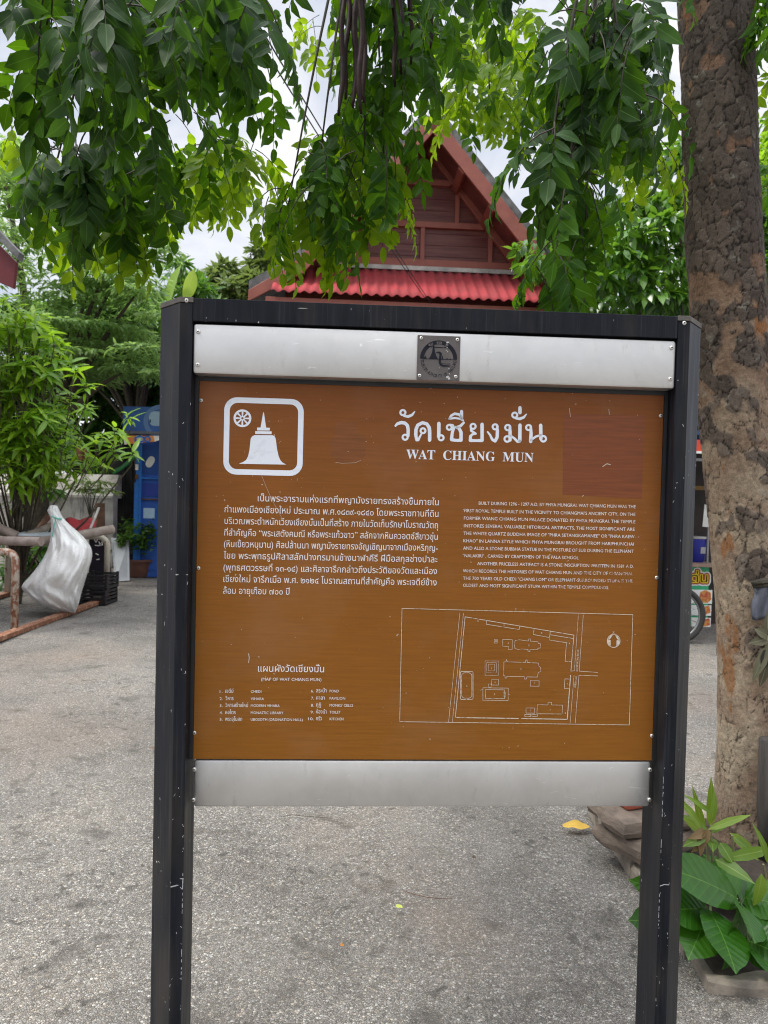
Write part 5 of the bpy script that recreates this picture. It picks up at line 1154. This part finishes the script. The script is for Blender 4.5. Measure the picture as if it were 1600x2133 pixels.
# upper left, dark and near
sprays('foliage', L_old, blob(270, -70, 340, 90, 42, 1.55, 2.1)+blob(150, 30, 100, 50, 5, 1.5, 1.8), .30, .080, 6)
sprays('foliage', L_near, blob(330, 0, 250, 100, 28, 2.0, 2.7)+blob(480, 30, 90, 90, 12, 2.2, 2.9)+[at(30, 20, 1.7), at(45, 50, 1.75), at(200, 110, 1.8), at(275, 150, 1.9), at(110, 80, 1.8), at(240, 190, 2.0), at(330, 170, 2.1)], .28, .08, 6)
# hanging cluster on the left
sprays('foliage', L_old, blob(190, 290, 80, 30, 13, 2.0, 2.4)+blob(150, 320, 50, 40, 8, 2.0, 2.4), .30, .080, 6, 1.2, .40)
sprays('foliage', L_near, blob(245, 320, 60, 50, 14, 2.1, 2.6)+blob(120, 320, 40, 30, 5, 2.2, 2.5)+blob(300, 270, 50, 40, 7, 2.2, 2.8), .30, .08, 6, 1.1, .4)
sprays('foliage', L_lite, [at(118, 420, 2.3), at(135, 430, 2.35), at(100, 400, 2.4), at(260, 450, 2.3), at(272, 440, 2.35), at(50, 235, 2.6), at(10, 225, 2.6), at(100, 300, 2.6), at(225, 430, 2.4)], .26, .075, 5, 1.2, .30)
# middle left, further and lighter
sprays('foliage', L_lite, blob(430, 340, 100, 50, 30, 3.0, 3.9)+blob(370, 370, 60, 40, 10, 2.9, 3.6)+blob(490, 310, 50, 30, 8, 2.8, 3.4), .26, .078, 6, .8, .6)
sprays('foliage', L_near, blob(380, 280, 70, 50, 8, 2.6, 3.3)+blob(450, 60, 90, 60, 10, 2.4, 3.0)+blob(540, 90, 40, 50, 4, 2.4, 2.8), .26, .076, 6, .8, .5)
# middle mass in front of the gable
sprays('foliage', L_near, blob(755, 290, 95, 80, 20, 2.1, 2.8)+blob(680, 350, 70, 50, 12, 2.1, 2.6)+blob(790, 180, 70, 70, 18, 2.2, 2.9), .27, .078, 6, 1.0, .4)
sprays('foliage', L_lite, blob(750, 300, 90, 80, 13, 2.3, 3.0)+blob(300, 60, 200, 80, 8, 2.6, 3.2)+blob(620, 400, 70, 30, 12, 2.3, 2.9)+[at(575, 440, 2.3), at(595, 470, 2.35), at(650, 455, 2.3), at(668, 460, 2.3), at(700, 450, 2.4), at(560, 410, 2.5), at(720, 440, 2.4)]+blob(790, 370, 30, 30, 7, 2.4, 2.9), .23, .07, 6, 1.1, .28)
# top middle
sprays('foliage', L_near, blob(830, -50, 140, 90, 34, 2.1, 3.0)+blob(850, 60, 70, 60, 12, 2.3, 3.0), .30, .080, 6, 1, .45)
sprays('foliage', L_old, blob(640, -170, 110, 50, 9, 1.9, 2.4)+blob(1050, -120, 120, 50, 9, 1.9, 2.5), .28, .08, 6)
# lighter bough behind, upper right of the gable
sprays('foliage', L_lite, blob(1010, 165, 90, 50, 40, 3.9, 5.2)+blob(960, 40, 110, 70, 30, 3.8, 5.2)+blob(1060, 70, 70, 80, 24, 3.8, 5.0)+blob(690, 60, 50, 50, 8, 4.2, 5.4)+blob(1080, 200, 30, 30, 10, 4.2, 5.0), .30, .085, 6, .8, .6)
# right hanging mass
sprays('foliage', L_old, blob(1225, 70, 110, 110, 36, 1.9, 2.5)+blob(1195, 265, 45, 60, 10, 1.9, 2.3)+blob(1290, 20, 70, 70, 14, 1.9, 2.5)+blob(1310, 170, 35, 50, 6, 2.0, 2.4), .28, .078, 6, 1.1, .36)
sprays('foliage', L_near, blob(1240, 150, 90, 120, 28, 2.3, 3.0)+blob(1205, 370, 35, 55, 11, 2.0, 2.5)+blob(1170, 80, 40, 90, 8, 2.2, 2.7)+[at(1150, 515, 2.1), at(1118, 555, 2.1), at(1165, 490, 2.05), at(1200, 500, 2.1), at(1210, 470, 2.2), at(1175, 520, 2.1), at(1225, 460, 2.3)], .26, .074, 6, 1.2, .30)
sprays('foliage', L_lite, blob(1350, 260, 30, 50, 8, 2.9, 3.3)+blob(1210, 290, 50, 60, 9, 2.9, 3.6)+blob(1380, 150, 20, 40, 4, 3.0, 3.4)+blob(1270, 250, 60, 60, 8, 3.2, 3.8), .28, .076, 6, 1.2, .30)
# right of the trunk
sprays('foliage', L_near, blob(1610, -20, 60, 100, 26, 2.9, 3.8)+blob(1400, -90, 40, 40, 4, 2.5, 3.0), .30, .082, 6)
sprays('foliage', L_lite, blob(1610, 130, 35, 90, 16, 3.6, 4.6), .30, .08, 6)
# unseen sprays added above the frame to shade the canopy below
sprays('foliage', L_near, [V(random.uniform(-2.2, 3.2), random.uniform(1.4, 5.2), random.uniform(3.6, 4.6)) for _ in range(110)], .32, .10, 5, twig=False)
twigs(at(300, -200, 2.0), [at(190, 290, 2.2), at(280, 320, 2.3), at(430, 260, 2.9), at(120, 330, 2.2), at(480, 330, 3.2), at(60, 40, 1.8)])
twigs(at(760, -320, 2.55), [at(760, 300, 2.4), at(660, 380, 2.4), at(830, 200, 2.5), at(800, 330, 2.5), at(600, 430, 2.4)])
twigs(at(1250, -220, 2.1), [at(1180, 420, 2.1), at(1230, 300, 2.2), at(1300, 200, 2.1), at(1120, 480, 2.15), at(1220, 460, 2.2)])
twigs(at(1000, -120, 5.0), [at(1020, 190, 4.4), at(960, 100, 4.3), at(1070, 150, 4.4), at(900, 60, 4.2)], .012)
# seed pods
M_pod = simple('dark_brown_pod', (.014, .006, .006), (.028, .012, .010), 14, .6, 0, .2, 60, spec=.2)
for (x, y0, x2, y1, Y, r) in [(718, -30, 708, 242, 2.05, .0075), (728, -30, 717, 205, 2.1, .008), (743, -40, 738, 225, 2.1, .0085), (752, -40, 750, 236, 2.05, .008), (757, -20, 759, 215, 2.15, .0075), (820, -60, 824, 182, 2.2, .0075), (833, -60, 836, 155, 2.25, .0075), (856, -60, 858, 135, 2.2, .007), (905, -60, 896, 100, 2.4, .006)]:
    a, b = at(x, y0, Y), at(x2, y1, Y); mb = MB(); n_ = 16; pts = [a+(b-a)*t+V(.004*math.sin(t*9+x), .004*math.cos(t*7+x), 0) for t in np.linspace(0, 1, n_)]
    mb.tube(pts, [r*(.35 if i == 0 else 1-.55*max(0, (i-12)/3))*(1+.10*math.sin(i*2.1)) for i in range(n_)], 8); mb.build('seed_pod', M_pod, tree, smooth=True)
# things tied to the trunk
rg = at(1588, 1245, TY-.17); rag = thing('grey_rag', 'grey plastic rag tied against the trunk at the right edge', 'rag', tuple(rg))
mb = MB(); vs = []
for j in range(9):
    for i in range(7):
        px = 1570+i*7-(j*.6)+2*math.sin(j*.9); py = 1222+j*8.5+3*math.sin(i*1.2); vs.append(at(px, py, TY-.185+.012*math.sin(i*1.8+j*.5)))
mb.add(vs, [(j*7+i, j*7+i+1, (j+1)*7+i+1, (j+1)*7+i) for j in range(8) for i in range(6)]); o = mb.build('rag_cloth', simple('grey_plastic', (.16, .17, .21), (.10, .11, .14), 8, .5), rag, smooth=True); o.modifiers.new('t', 'SOLIDIFY').thickness = .004
mb = MB(); mb.tube([at(1566, 1216, TY-.18), at(1585, 1212, TY-.20), at(1615, 1208, TY-.18)], .012, 6, jit=.2); mb.tube([at(1568, 1222, TY-.18), at(1590, 1220, TY-.20), at(1615, 1216, TY-.18)], .009, 6, jit=.2); mb.build('binding', M_twig, rag)
# ================================================================== PLANTER PLANTS
L_big = leafmat('glossy_big_leaf', (.014, .070, .004), (.024, .100, .006), (.045, .15, .010), .18, .34, (.10, .22, .03), .022, .35, (.16, .40, .01), ribs=9)
big = thing('broad_leaf_shrub', 'low shrub with big glossy dark green leaves on the tree bed beside the right post', 'shrub', tuple(gp(1510, 1960, .05)))
def pxleaf(px0, py0, px1, py1, Y0, Y1): 
    a, b = at(px0, py0, Y0), at(px1, py1, Y1); return a, b-a
specs = [  # base, tip, depths, width (m), facing
    (1536, 1872, 1404, 1790, 2.50, 2.30, .135, (-.2, -.75, .8)), (1534, 1866, 1445, 1775, 2.55, 2.75, .14, (-.1, -.6, .8)), (1545, 1870, 1470, 1768, 2.62, 2.78, .12, (.1, -.6, .9)),
    (1478, 1896, 1545, 2010, 2.40, 2.18, .140, (.25, -.85, .55)), (1470, 1894, 1395, 1888, 2.45, 2.30, .12, (-.1, -.7, .7)), (1476, 1900, 1440, 1985, 2.42, 2.26, .13, (-.4, -.8, .4)),
    (1540, 1880, 1588, 1950, 2.45, 2.25, .105, (.3, -.85, .5)), (1560, 1960, 1640, 1990, 2.35, 2.25, .14, (.2, -.8, .6)), (1545, 1885, 1530, 2025, 2.42, 2.25, .10, (.7, -.6, .3)),
    (1470, 1890, 1400, 1845, 2.50, 2.40, .13, (-.1, -.8, .7)), (1550, 1870, 1640, 1880, 2.6, 2.5, .13, (.2, -.7, .7)), (1565, 1900, 1650, 1935, 2.55, 2.42, .13, (.2, -.7, .7)), (1478, 1900, 1500, 1990, 2.5, 2.35, .12, (-.3, -.8, .3)), (1545, 1880, 1600, 1850, 2.6, 2.7, .11, (0, -.6, .8)), (1480, 1880, 1510, 1800, 2.6, 2.7, .12, (0, -.6, .8)),
    (1420, 1920, 1318, 1915, 2.42, 2.38, .10, (0, -.8, .6)), (1425, 1880, 1324, 1832, 2.6, 2.55, .08, (0, -.8, .6)), (1580, 1985, 1620, 2030, 2.3, 2.2, .12, (.3, -.8, .5))]
B, D, Nn, LL, WW = [], [], [], [], []
mb = MB(); stems = [gp(1490, 1950, .05), gp(1545, 1935, .05)]
for (x0, y0, x1, y1, Ya, Yb, wd, n_) in specs:
    a, d = pxleaf(x0, y0, x1, y1, Ya, Yb); B.append(a); D.append(d); Nn.append(n_); LL.append(np.linalg.norm(d)*1.06); WW.append(wd*1.16)
    s_ = stems[0] if x0 < 1520 else stems[1]; mb.tube([s_, (s_+a)/2+V(0, .02, .02), a], [.006, .005, .003], 6)
mb.build('stem', simple('green_stem', (.08, .14, .03), (.05, .09, .025), 20, .5), big)
leaves('leaf_blades', L_big, LEAF_BIG, B, D, Nn, LL, WW, .16, .16, big, .05)
L_cane = leafmat('yellow_green_blade', (.10, .20, .025), (.16, .28, .03), (.28, .38, .05), .35, .4, (.30, .40, .10), .06, .4, (.45, .6, .05))
cane = thing('bamboo_shoot', 'thin shoots with yellow green strap leaves at the foot of the trunk', 'plant', tuple(gp(1480, 1850, .04)))
csp = [(1466, 1735, 1420, 1640, .035), (1466, 1740, 1428, 1700, .035), (1480, 1720, 1485, 1640, .035), (1490, 1700, 1430, 1650, .02), (1478, 1745, 1490, 1760, .05), (1475, 1728, 1576, 1688, .028), (1520, 1735, 1605, 1800, .045), (1490, 1790, 1572, 1830, .05), (1600, 1770, 1500, 1790, .045), (1470, 1742, 1424, 1760, .04), (1475, 1730, 1440, 1690, .025), (1586, 1820, 1582, 1905, .055), (1600, 1800, 1590, 1720, .03), (1480, 1735, 1545, 1700, .02), (1500, 1755, 1530, 1800, .045), (1480, 1715, 1500, 1650, .03), (1468, 1745, 1450, 1655, .03), (1530, 1745, 1590, 1790, .03)]
B, D, LL, WW = [], [], [], []
for (x0, y0, x1, y1, wd) in csp:
    Y = random.uniform(2.55, 2.85); a, b = at(x0, y0, Y), at(x1, y1, Y-.1+random.uniform(-.05, .1)); B.append(a); D.append(b-a); LL.append(np.linalg.norm(b-a)); WW.append(wd)
leaves('leaf_blades', L_cane, LEAF_LANCE, B, D, np.array([(random.uniform(-.4, .4), -.8, .6) for _ in B]), LL, WW, .2, .25, cane)
mb = MB(); g_ = gp(1480, 1850, .04)
for x, y in ((1470, 1735), (1480, 1720), (1495, 1760), (1525, 1740), (1590, 1800)): a = at(x, y, 2.7); mb.tube([V(a[0]+.02, a[1]+.02, .04), (V(a[0]+.02, a[1]+.02, .04)+a)/2+V(.01, 0, 0), a], [.007, .006, .004], 6)
mb.build('stem', simple('pale_cane', (.25, .24, .12), (.18, .17, .09), 20, .5), cane)
dead = leafmat('dead_blade', (.16, .10, .05), (.26, .17, .08), (.34, .24, .13), .2, .6, (.2, .13, .06), .05, .3, (.4, .25, .1))
B, D, LL = [], [], []
for (x0, y0, x1, y1) in [(1470, 1735, 1448, 1785), (1468, 1728, 1440, 1750), (1475, 1725, 1462, 1775), (1455, 1738, 1470, 1790)]:
    a, b = at(x0, y0, 2.62), at(x1, y1, 2.58); B.append(a); D.append(b-a); LL.append(np.linalg.norm(b-a))
leaves('dead_leaf', dead, LEAF_LANCE, B, D, np.array([(.3, -.8, .3)]*4), LL, .035, .4, .3, cane)
stk = thing('wooden_stake', 'weathered grey wooden stake beside the foot of the trunk at the right edge', 'stake', tuple(gp(1608, 1790, .03)))
mb = MB(); a = at(1604, 1540, 3.0); mb.tube([V(at(1606, 1800, 3.0)[0], 3.0, .0), at(1603, 1680, 3.0), a], [.048, .045, .042], 10, jit=.12); mb.build('stake_pole', simple('grey_weathered_wood', (.085, .076, .068), (.04, .036, .032), 8, .85, 0, .5, 40, stretch=(4, 4, .4)), stk, smooth=True)
orc = thing('tied_plant', 'pale stemmed plant tied to the trunk at the right edge', 'plant', tuple(at(1590, 1390, TY-.18)))
B, D = [], []; mb = MB()
for (x0, y0, x1, y1) in [(1600, 1330, 1562, 1340), (1598, 1345, 1570, 1425), (1602, 1360, 1585, 1440), (1596, 1335, 1604, 1270), (1600, 1350, 1590, 1400), (1600, 1325, 1575, 1310)]:
    a, b = at(x0, y0, TY-.2), at(x1, y1, TY-.22); B.append(a); D.append(b-a)
mb.tube([at(1606, 1440, TY-.19), at(1600, 1340, TY-.2), at(1604, 1250, TY-.19)], .010, 7); mb.build('stem', simple('pale_cane2', (.30, .30, .16), (.2, .19, .1), 20, .5), orc)
leaves('leaf_blades', leafmat('dry_tied_leaf', (.05, .045, .035), (.12, .11, .07), (.28, .28, .18), .15, .6, (.3, .3, .2), .05, .3, (.3, .3, .1)), LEAF_LANCE, B, D, np.array([(-.2, -.9, .2)]*len(B)), np.linalg.norm(np.array(D), axis=1), .045, .3, .2, orc)
# ================================================================== BACKGROUND TREES AND SHRUBS
def bg_tree(name, label, cat, base, clumps, mat, tpl, size, wr, droop=0.0, trunk_r=.14, group='trees and shrubs round the yard', outw=.7, fold=.2, upn=1.0, flat=1.0, trunk=True):
    t = thing(name, label, cat, tuple(base), group); base = np.asarray(base, float)
    cen = np.array([c[0] for c in clumps]); mid = cen.mean(0)
    if trunk:
        mb = MB(); fork = V(base[0]+(mid[0]-base[0])*.4, base[1]+(mid[1]-base[1])*.4, max(.5, base[2]+(cen[:, 2].min()-base[2])*.7))
        mb.tube([base+V(0, 0, -.1), (base+fork)/2+V(.05, .03, 0), fork], [trunk_r, trunk_r*.85, trunk_r*.75], 10, jit=.06)
        for c in cen[::max(1, len(cen)//16)]: mb.tube(curve(fork, c, .15, 5), list(np.linspace(trunk_r*.5, trunk_r*.08, 5)), 6)
        mb.build('trunk', M_bark_s, t, smooth=True)
    B, D, Nn, S = [], [], [], []
    for (c, rx, rz, n) in clumps:
        u = nrm(rng.normal(0, 1, (n, 3))); u[:, 2] = np.abs(u[:, 2])*.8-.25*(rng.random(n) < .4); r = rng.uniform(.45, 1.0, (n, 1))**.6
        p = c+u*r*np.array([rx, rx, rz]); B.append(p)
        d = u*outw+rng.normal(0, .45, (n, 3)); d[:, 2] = d[:, 2]*flat-droop; D.append(d)
        Nn.append(rng.normal(0, .35, (n, 3))+np.array([0, 0, upn])); S.append(size*rng.uniform(.7, 1.25, n))
    B = np.concatenate(B); D = np.concatenate(D); Nn = np.concatenate(Nn); S = np.concatenate(S)
    leaves('crown', mat, tpl, B, D, Nn, S, S*wr, fold, rng.uniform(.05, .5, len(S)), t)
    return t
def cl(px, py, Y, rpx, rzpx, n): return (at(px, py, Y), rpx*Y/FPX, rzpx*Y/FPX, n)
L_fea = leafmat('feathery_leaf', (.13, .25, .09), (.24, .40, .15), (.36, .50, .24), .58, .45, (.1, .2, .05), .0, .3, (.34, .52, .10))
L_mid = leafmat('mid_green_leaf', (.03, .105, .018), (.06, .165, .025), (.12, .25, .04), .4, .4, (.1, .2, .05), .0, .45, (.2, .42, .03))
L_dim = leafmat('deep_green_leaf', (.03, .085, .018), (.05, .13, .024), (.09, .20, .035), .42, .4, (.1, .2, .05), .0, .45, (.12, .28, .02))
L_yel = leafmat('yellow_green_leaf', (.10, .24, .014), (.20, .42, .02), (.38, .60, .035), .50, .35, (.35, .5, .08), .06, .45, (.4, .65, .03))
L_pale = leafmat('pale_far_leaf', (.07, .12, .04), (.12, .18, .06), (.20, .25, .08), .35, .5, (.1, .2, .05), .0, .3, (.3, .4, .08))
# tall feathery tree, layered sprays
random.seed(11)
cs = []
for k in range(150):
    px = random.uniform(-60, 335); 
    top = 300 if px < 70 else (480 if px < 200 else 500+.35*(px-200)); py = random.uniform(top, 800)
    if px > 285 and py < 580: continue
    cs.append(cl(px, py, random.uniform(11.5, 14), random.uniform(35, 70), random.uniform(8, 16), 120))
cs += [cl(px, py, 12.5, 38, 12, 130) for px, py in [(330, 500), (310, 540), (280, 470), (345, 530), (300, 515), (20, 300), (45, 330), (10, 380), (60, 420)]]
bg_tree('feathery_tree', 'tall tree with layered feathery pale green sprays behind the left shrub', 'tree', (at(60, 1100, 13.2)[0], 13.2, 0), cs, L_fea, LEAF_MID, .15, .30, .15, .2, outw=.9, flat=.3)
# dark tree mass below it
cs = [cl(random.uniform(-40, 345), random.uniform(640, 985), random.uniform(15.4, 16.6), random.uniform(35, 60), random.uniform(20, 35), 150) for k in range(90)]+[cl(x, y, 15.6, 34, 26, 190) for x, y in [(330, 770), (345, 800), (320, 820), (335, 850), (300, 800), (345, 760), (310, 845), (355, 830)]]
bg_tree('dense_tree', 'dark green bushy tree behind the old wall and the blue booth', 'tree', (at(220, 1100, 15.8)[0], 15.8, 0), cs, L_dim, LEAF_MID, .24, .36, .35, .16)
cs = [cl(random.uniform(150, 345), random.uniform(600, 790), random.uniform(14.2, 15), random.uniform(30, 55), random.uniform(15, 25), 110) for k in range(34)]
bg_tree('mid_green_tree', 'mid green tree with drooping leaves above the blue booth', 'tree', (at(300, 1100, 15.2)[0], 15.4, 0), cs, L_mid, LEAF_LANCE, .26, .24, .5, .14)
# shrub of whorled leaves on the left
def whorl_shrub():
    t = thing('whorled_shrub', 'bright yellow green shrub with whorls of long leaves at the left edge', 'shrub', (at(40, 1100, 9.6)[0], 9.6, 0), 'trees and shrubs round the yard')
    b = V(at(40, 1100, 9.6)[0], 9.6, 0); mb = MB(); B, D, N2, S = [], [], [], []
    pts = [(random.gauss(40, 80), random.uniform(640, 1000)) for _ in range(240)]+[(130, 715), (160, 770), (175, 800), (95, 690), (60, 655), (30, 640), (10, 620), (215, 900), (240, 890), (265, 862), (230, 930), (200, 915), (185, 940), (250, 905), (205, 960), (170, 935), (30, 1045), (25, 1000), (60, 1000), (10, 950), (90, 990), (120, 950), (5, 890), (40, 920)]
    for px, py in pts:
        if px > 190 and py < 840: continue
        if px > 70+max(0, (py-640))*.9: continue
        Y = random.uniform(8.6, 9.7); c = at(px, py, Y); tilt = nrm(V(random.gauss(.15, .35), random.gauss(-.3, .35), 1)); q = nrm(np.cross(tilt, V(1, .2, 0))); q2 = np.cross(tilt, q); n = random.randint(8, 13); ph = random.uniform(0, 6)
        mb.tube([c-tilt*.02, c-tilt*.2, c*.85+b*.15+V(0, 0, -.15)], [.005, .006, .007], 5)
        if random.random() < .08: mb.tube([c-tilt*.2, c*.6+b*.4+V(0, 0, -.1), b+V(.05, 0, .3)], [.008, .013, .02], 5)
        for k in range(n):
            a = ph+2.4*k; el = random.uniform(-.2, .8)-.04*k; d = (q*math.cos(a)+q2*math.sin(a))+tilt*el; B.append(c-tilt*.012*k); D.append(d); N2.append(tilt*1.2-nrm(d)*.3); S.append(random.uniform(.17, .29))
    mb.tube([b, b+V(.1, 0, .8), b+V(.15, 0, 1.6)], [.05, .04, .03], 7); mb.build('stem', M_bark_s, t)
    S = np.array(S); leaves('crown', L_yel, LEAF_LANCE, B, D, N2, S, S*.25, .25, rng.uniform(.1, .5, len(S)), t)
    # withered leaves
    B, D = [], []
    for _ in range(7): B.append(at(random.uniform(160, 192), random.uniform(925, 932), 8.9)); D.append((random.uniform(-.3, .3), random.uniform(-.3, .1), -1))
    leaves('withered_leaf', leafmat('withered_leaf', (.20, .085, .055), (.28, .13, .085), (.34, .17, .11), .2, .6, (.2, .1, .06), .05, .3, (.4, .2, .1)), LEAF_MID, B, D, np.array([(random.uniform(-.5, .5), -1, 0) for _ in B]), .20, .07, .4, .3, t)
whorl_shrub()
cs = [cl(random.uniform(-20, 110), random.uniform(880, 1040), random.uniform(9.8, 11), random.uniform(28, 45), random.uniform(20, 32), 70) for k in range(11) ]
bg_tree('shrub', 'darker green undergrowth shrub below the whorled shrub behind the pipe rack', 'shrub', (at(20, 1100, 10.6)[0], 10.7, 0), [c for c in cs if c[0][0] < at(110, 1000, 10.5)[0] or c[0][2] > 2.0], L_mid, LEAF_LANCE, .24, .24, .35, .06)
cs = [cl(x, y, 11.6, 26, 7, 60) for x, y in [(170, 1012), (190, 1004), (205, 1020), (180, 1022), (160, 1020), (210, 1008), (222, 1026)]]
bg_tree('fern_sapling', 'small pale feathery sapling in front of the stained wall', 'sapling', (at(186, 1150, 11.7)[0], 11.7, 0), cs, L_pale, LEAF_MID, .16, .16, .1, .02, outw=1.2, flat=.3)
cs = [cl(random.uniform(0, 110), random.uniform(1130, 1235), random.uniform(10.8, 11.8), 26, 22, 40) for k in range(14)]
bg_tree('shrub', 'dark low shrub in the shade behind the pipe rack', 'shrub', (at(40, 1200, 11.5)[0], 11.5, 0), cs, L_dim, LEAF_LANCE, .22, .25, .3, .04)
# far pale tree, banana leaf
cs = [cl(random.gauss(500, 36), random.uniform(555, 650), random.uniform(21, 24), 26, 20, 130) for k in range(26)]+[cl(560, 560, 22, 26, 30, 150), cl(545, 525, 22, 20, 20, 110), cl(590, 600, 22, 30, 30, 150), cl(440, 590, 22, 22, 20, 110), cl(470, 560, 22, 20, 16, 110)]
bg_tree('far_tree', 'pale yellowish tree far off to the left of the gable', 'tree', (at(520, 1030, 23)[0], 23, 0), cs, L_pale, LEAF_MID, .34, .4, .2, .25)
cs = [cl(random.uniform(350, 440), random.uniform(575, 650), random.uniform(17, 18), 20, 16, 60) for k in range(14)]+[cl(375, 552, 17, 14, 12, 60)]
bg_tree('leafy_tree', 'small leafy treetop showing just over the left end of the notice board', 'tree', (at(395, 1030, 17.5)[0], 17.5, 0), cs, L_mid, LEAF_LANCE, .34, .2, .2, .1)
ban_ = thing('banana_plant', 'banana plant with a torn broad leaf rising over the left post', 'plant', (at(350, 1030, 15.5)[0], 16.2, 0))
mb = MB(); bt2 = V(at(352, 1030, 15.5)[0], 16.2, 0); mb.tube([bt2, at(355, 640, 16.2)], [.16, .1], 10); mb.build('stem', simple('banana_stem', (.2, .26, .08), (.14, .18, .06), 6), ban_)
a1, b1_ = at(352, 640, 16), at(366, 540, 15.9); a2, b2_ = at(385, 625, 16), at(405, 568, 15.8)
leaves('leaf_blades', leafmat('banana_leaf', (.14, .28, .03), (.2, .36, .04), (.3, .45, .06), .45, .4, (.4, .5, .2), .04, .4, (.5, .65, .1)), LEAF_BIG, [a1, a2], [b1_-a1, b2_-a2], [(-.6, -.7, .3), (.6, -.7, .3)], [np.linalg.norm(b1_-a1), .75], [.40, .30], .3, .15, ban_)
# dense tree on the right behind the trunk
random.seed(5)
cs = [cl(random.uniform(1120, 1660), random.uniform(320, 700), random.uniform(9.5, 12), random.uniform(40, 75), random.uniform(25, 45), 95) for k in range(100)]
cs = [c for c in cs if (lambda q: q > at(1225, 400, c[0][1])[0] or c[0][2] < at(1200, 500, c[0][1])[2])(c[0][0])]
cs += [cl(x, y, 8.8, 50, 28, 110) for x, y in [(1330, 500), (1380, 470), (1400, 560), (1310, 580), (1350, 620), (1420, 630), (1290, 540), (1240, 590), (1590, 560), (1600, 640), (1600, 750), (1590, 450)]]
cs += [cl(random.uniform(1240, 1640), random.uniform(640, 960), random.uniform(11, 13), 60, 45, 70) for k in range(30)]
bg_tree('broad_leaf_tree', 'dense tree with broad glossy leaves behind the trunk to the right of the gable', 'tree', (at(1480, 1100, 11.5)[0], 11.8, 0), cs, leafmat('glossy_broad_leaf', (.02, .075, .010), (.05, .15, .015), (.15, .33, .03), .35, .3, (.2, .35, .08), .05, .6, (.25, .5, .03)), LEAF_MID, .20, .42, .5, .2)
cs = [cl(random.uniform(1580, 1680), random.uniform(250, 420), random.uniform(8, 9), 40, 30, 60) for k in range(10)]
bg_tree('leafy_tree', 'light green treetop at the right edge beyond the trunk', 'tree', (at(1660, 1060, 8.5)[0], 8.7, 0), cs, L_yel, LEAF_MID, .16, .4, .4, .08)
# ================================================================== OVERHEAD CABLES
M_cab = simple('black_cable', (.02, .02, .022), (.03, .03, .032), 5, .6)
for k, (p0, p1, lab) in enumerate([((575, 95), (898, 632), 'thin overhead cable crossing the sky to the gable house, upper of two'), ((560, 100), (886, 622), 'thin overhead cable crossing the sky to the gable house, lower of two')]):
    A, B_ = at(*p0, 4.2), at(p1[0], p1[1], 10.6); A0 = A-(B_-A)*.35
    t = thing('overhead_cable', lab, 'cable', tuple(B_), 'overhead cables to the house'); mb = MB(); mb.tube(curve(A0, B_, -.06, 14), .0045, 6); mb.build('cable_wire', M_cab, t)
for o in bpy.data.objects:
    if '_w' in o: del o['_w']
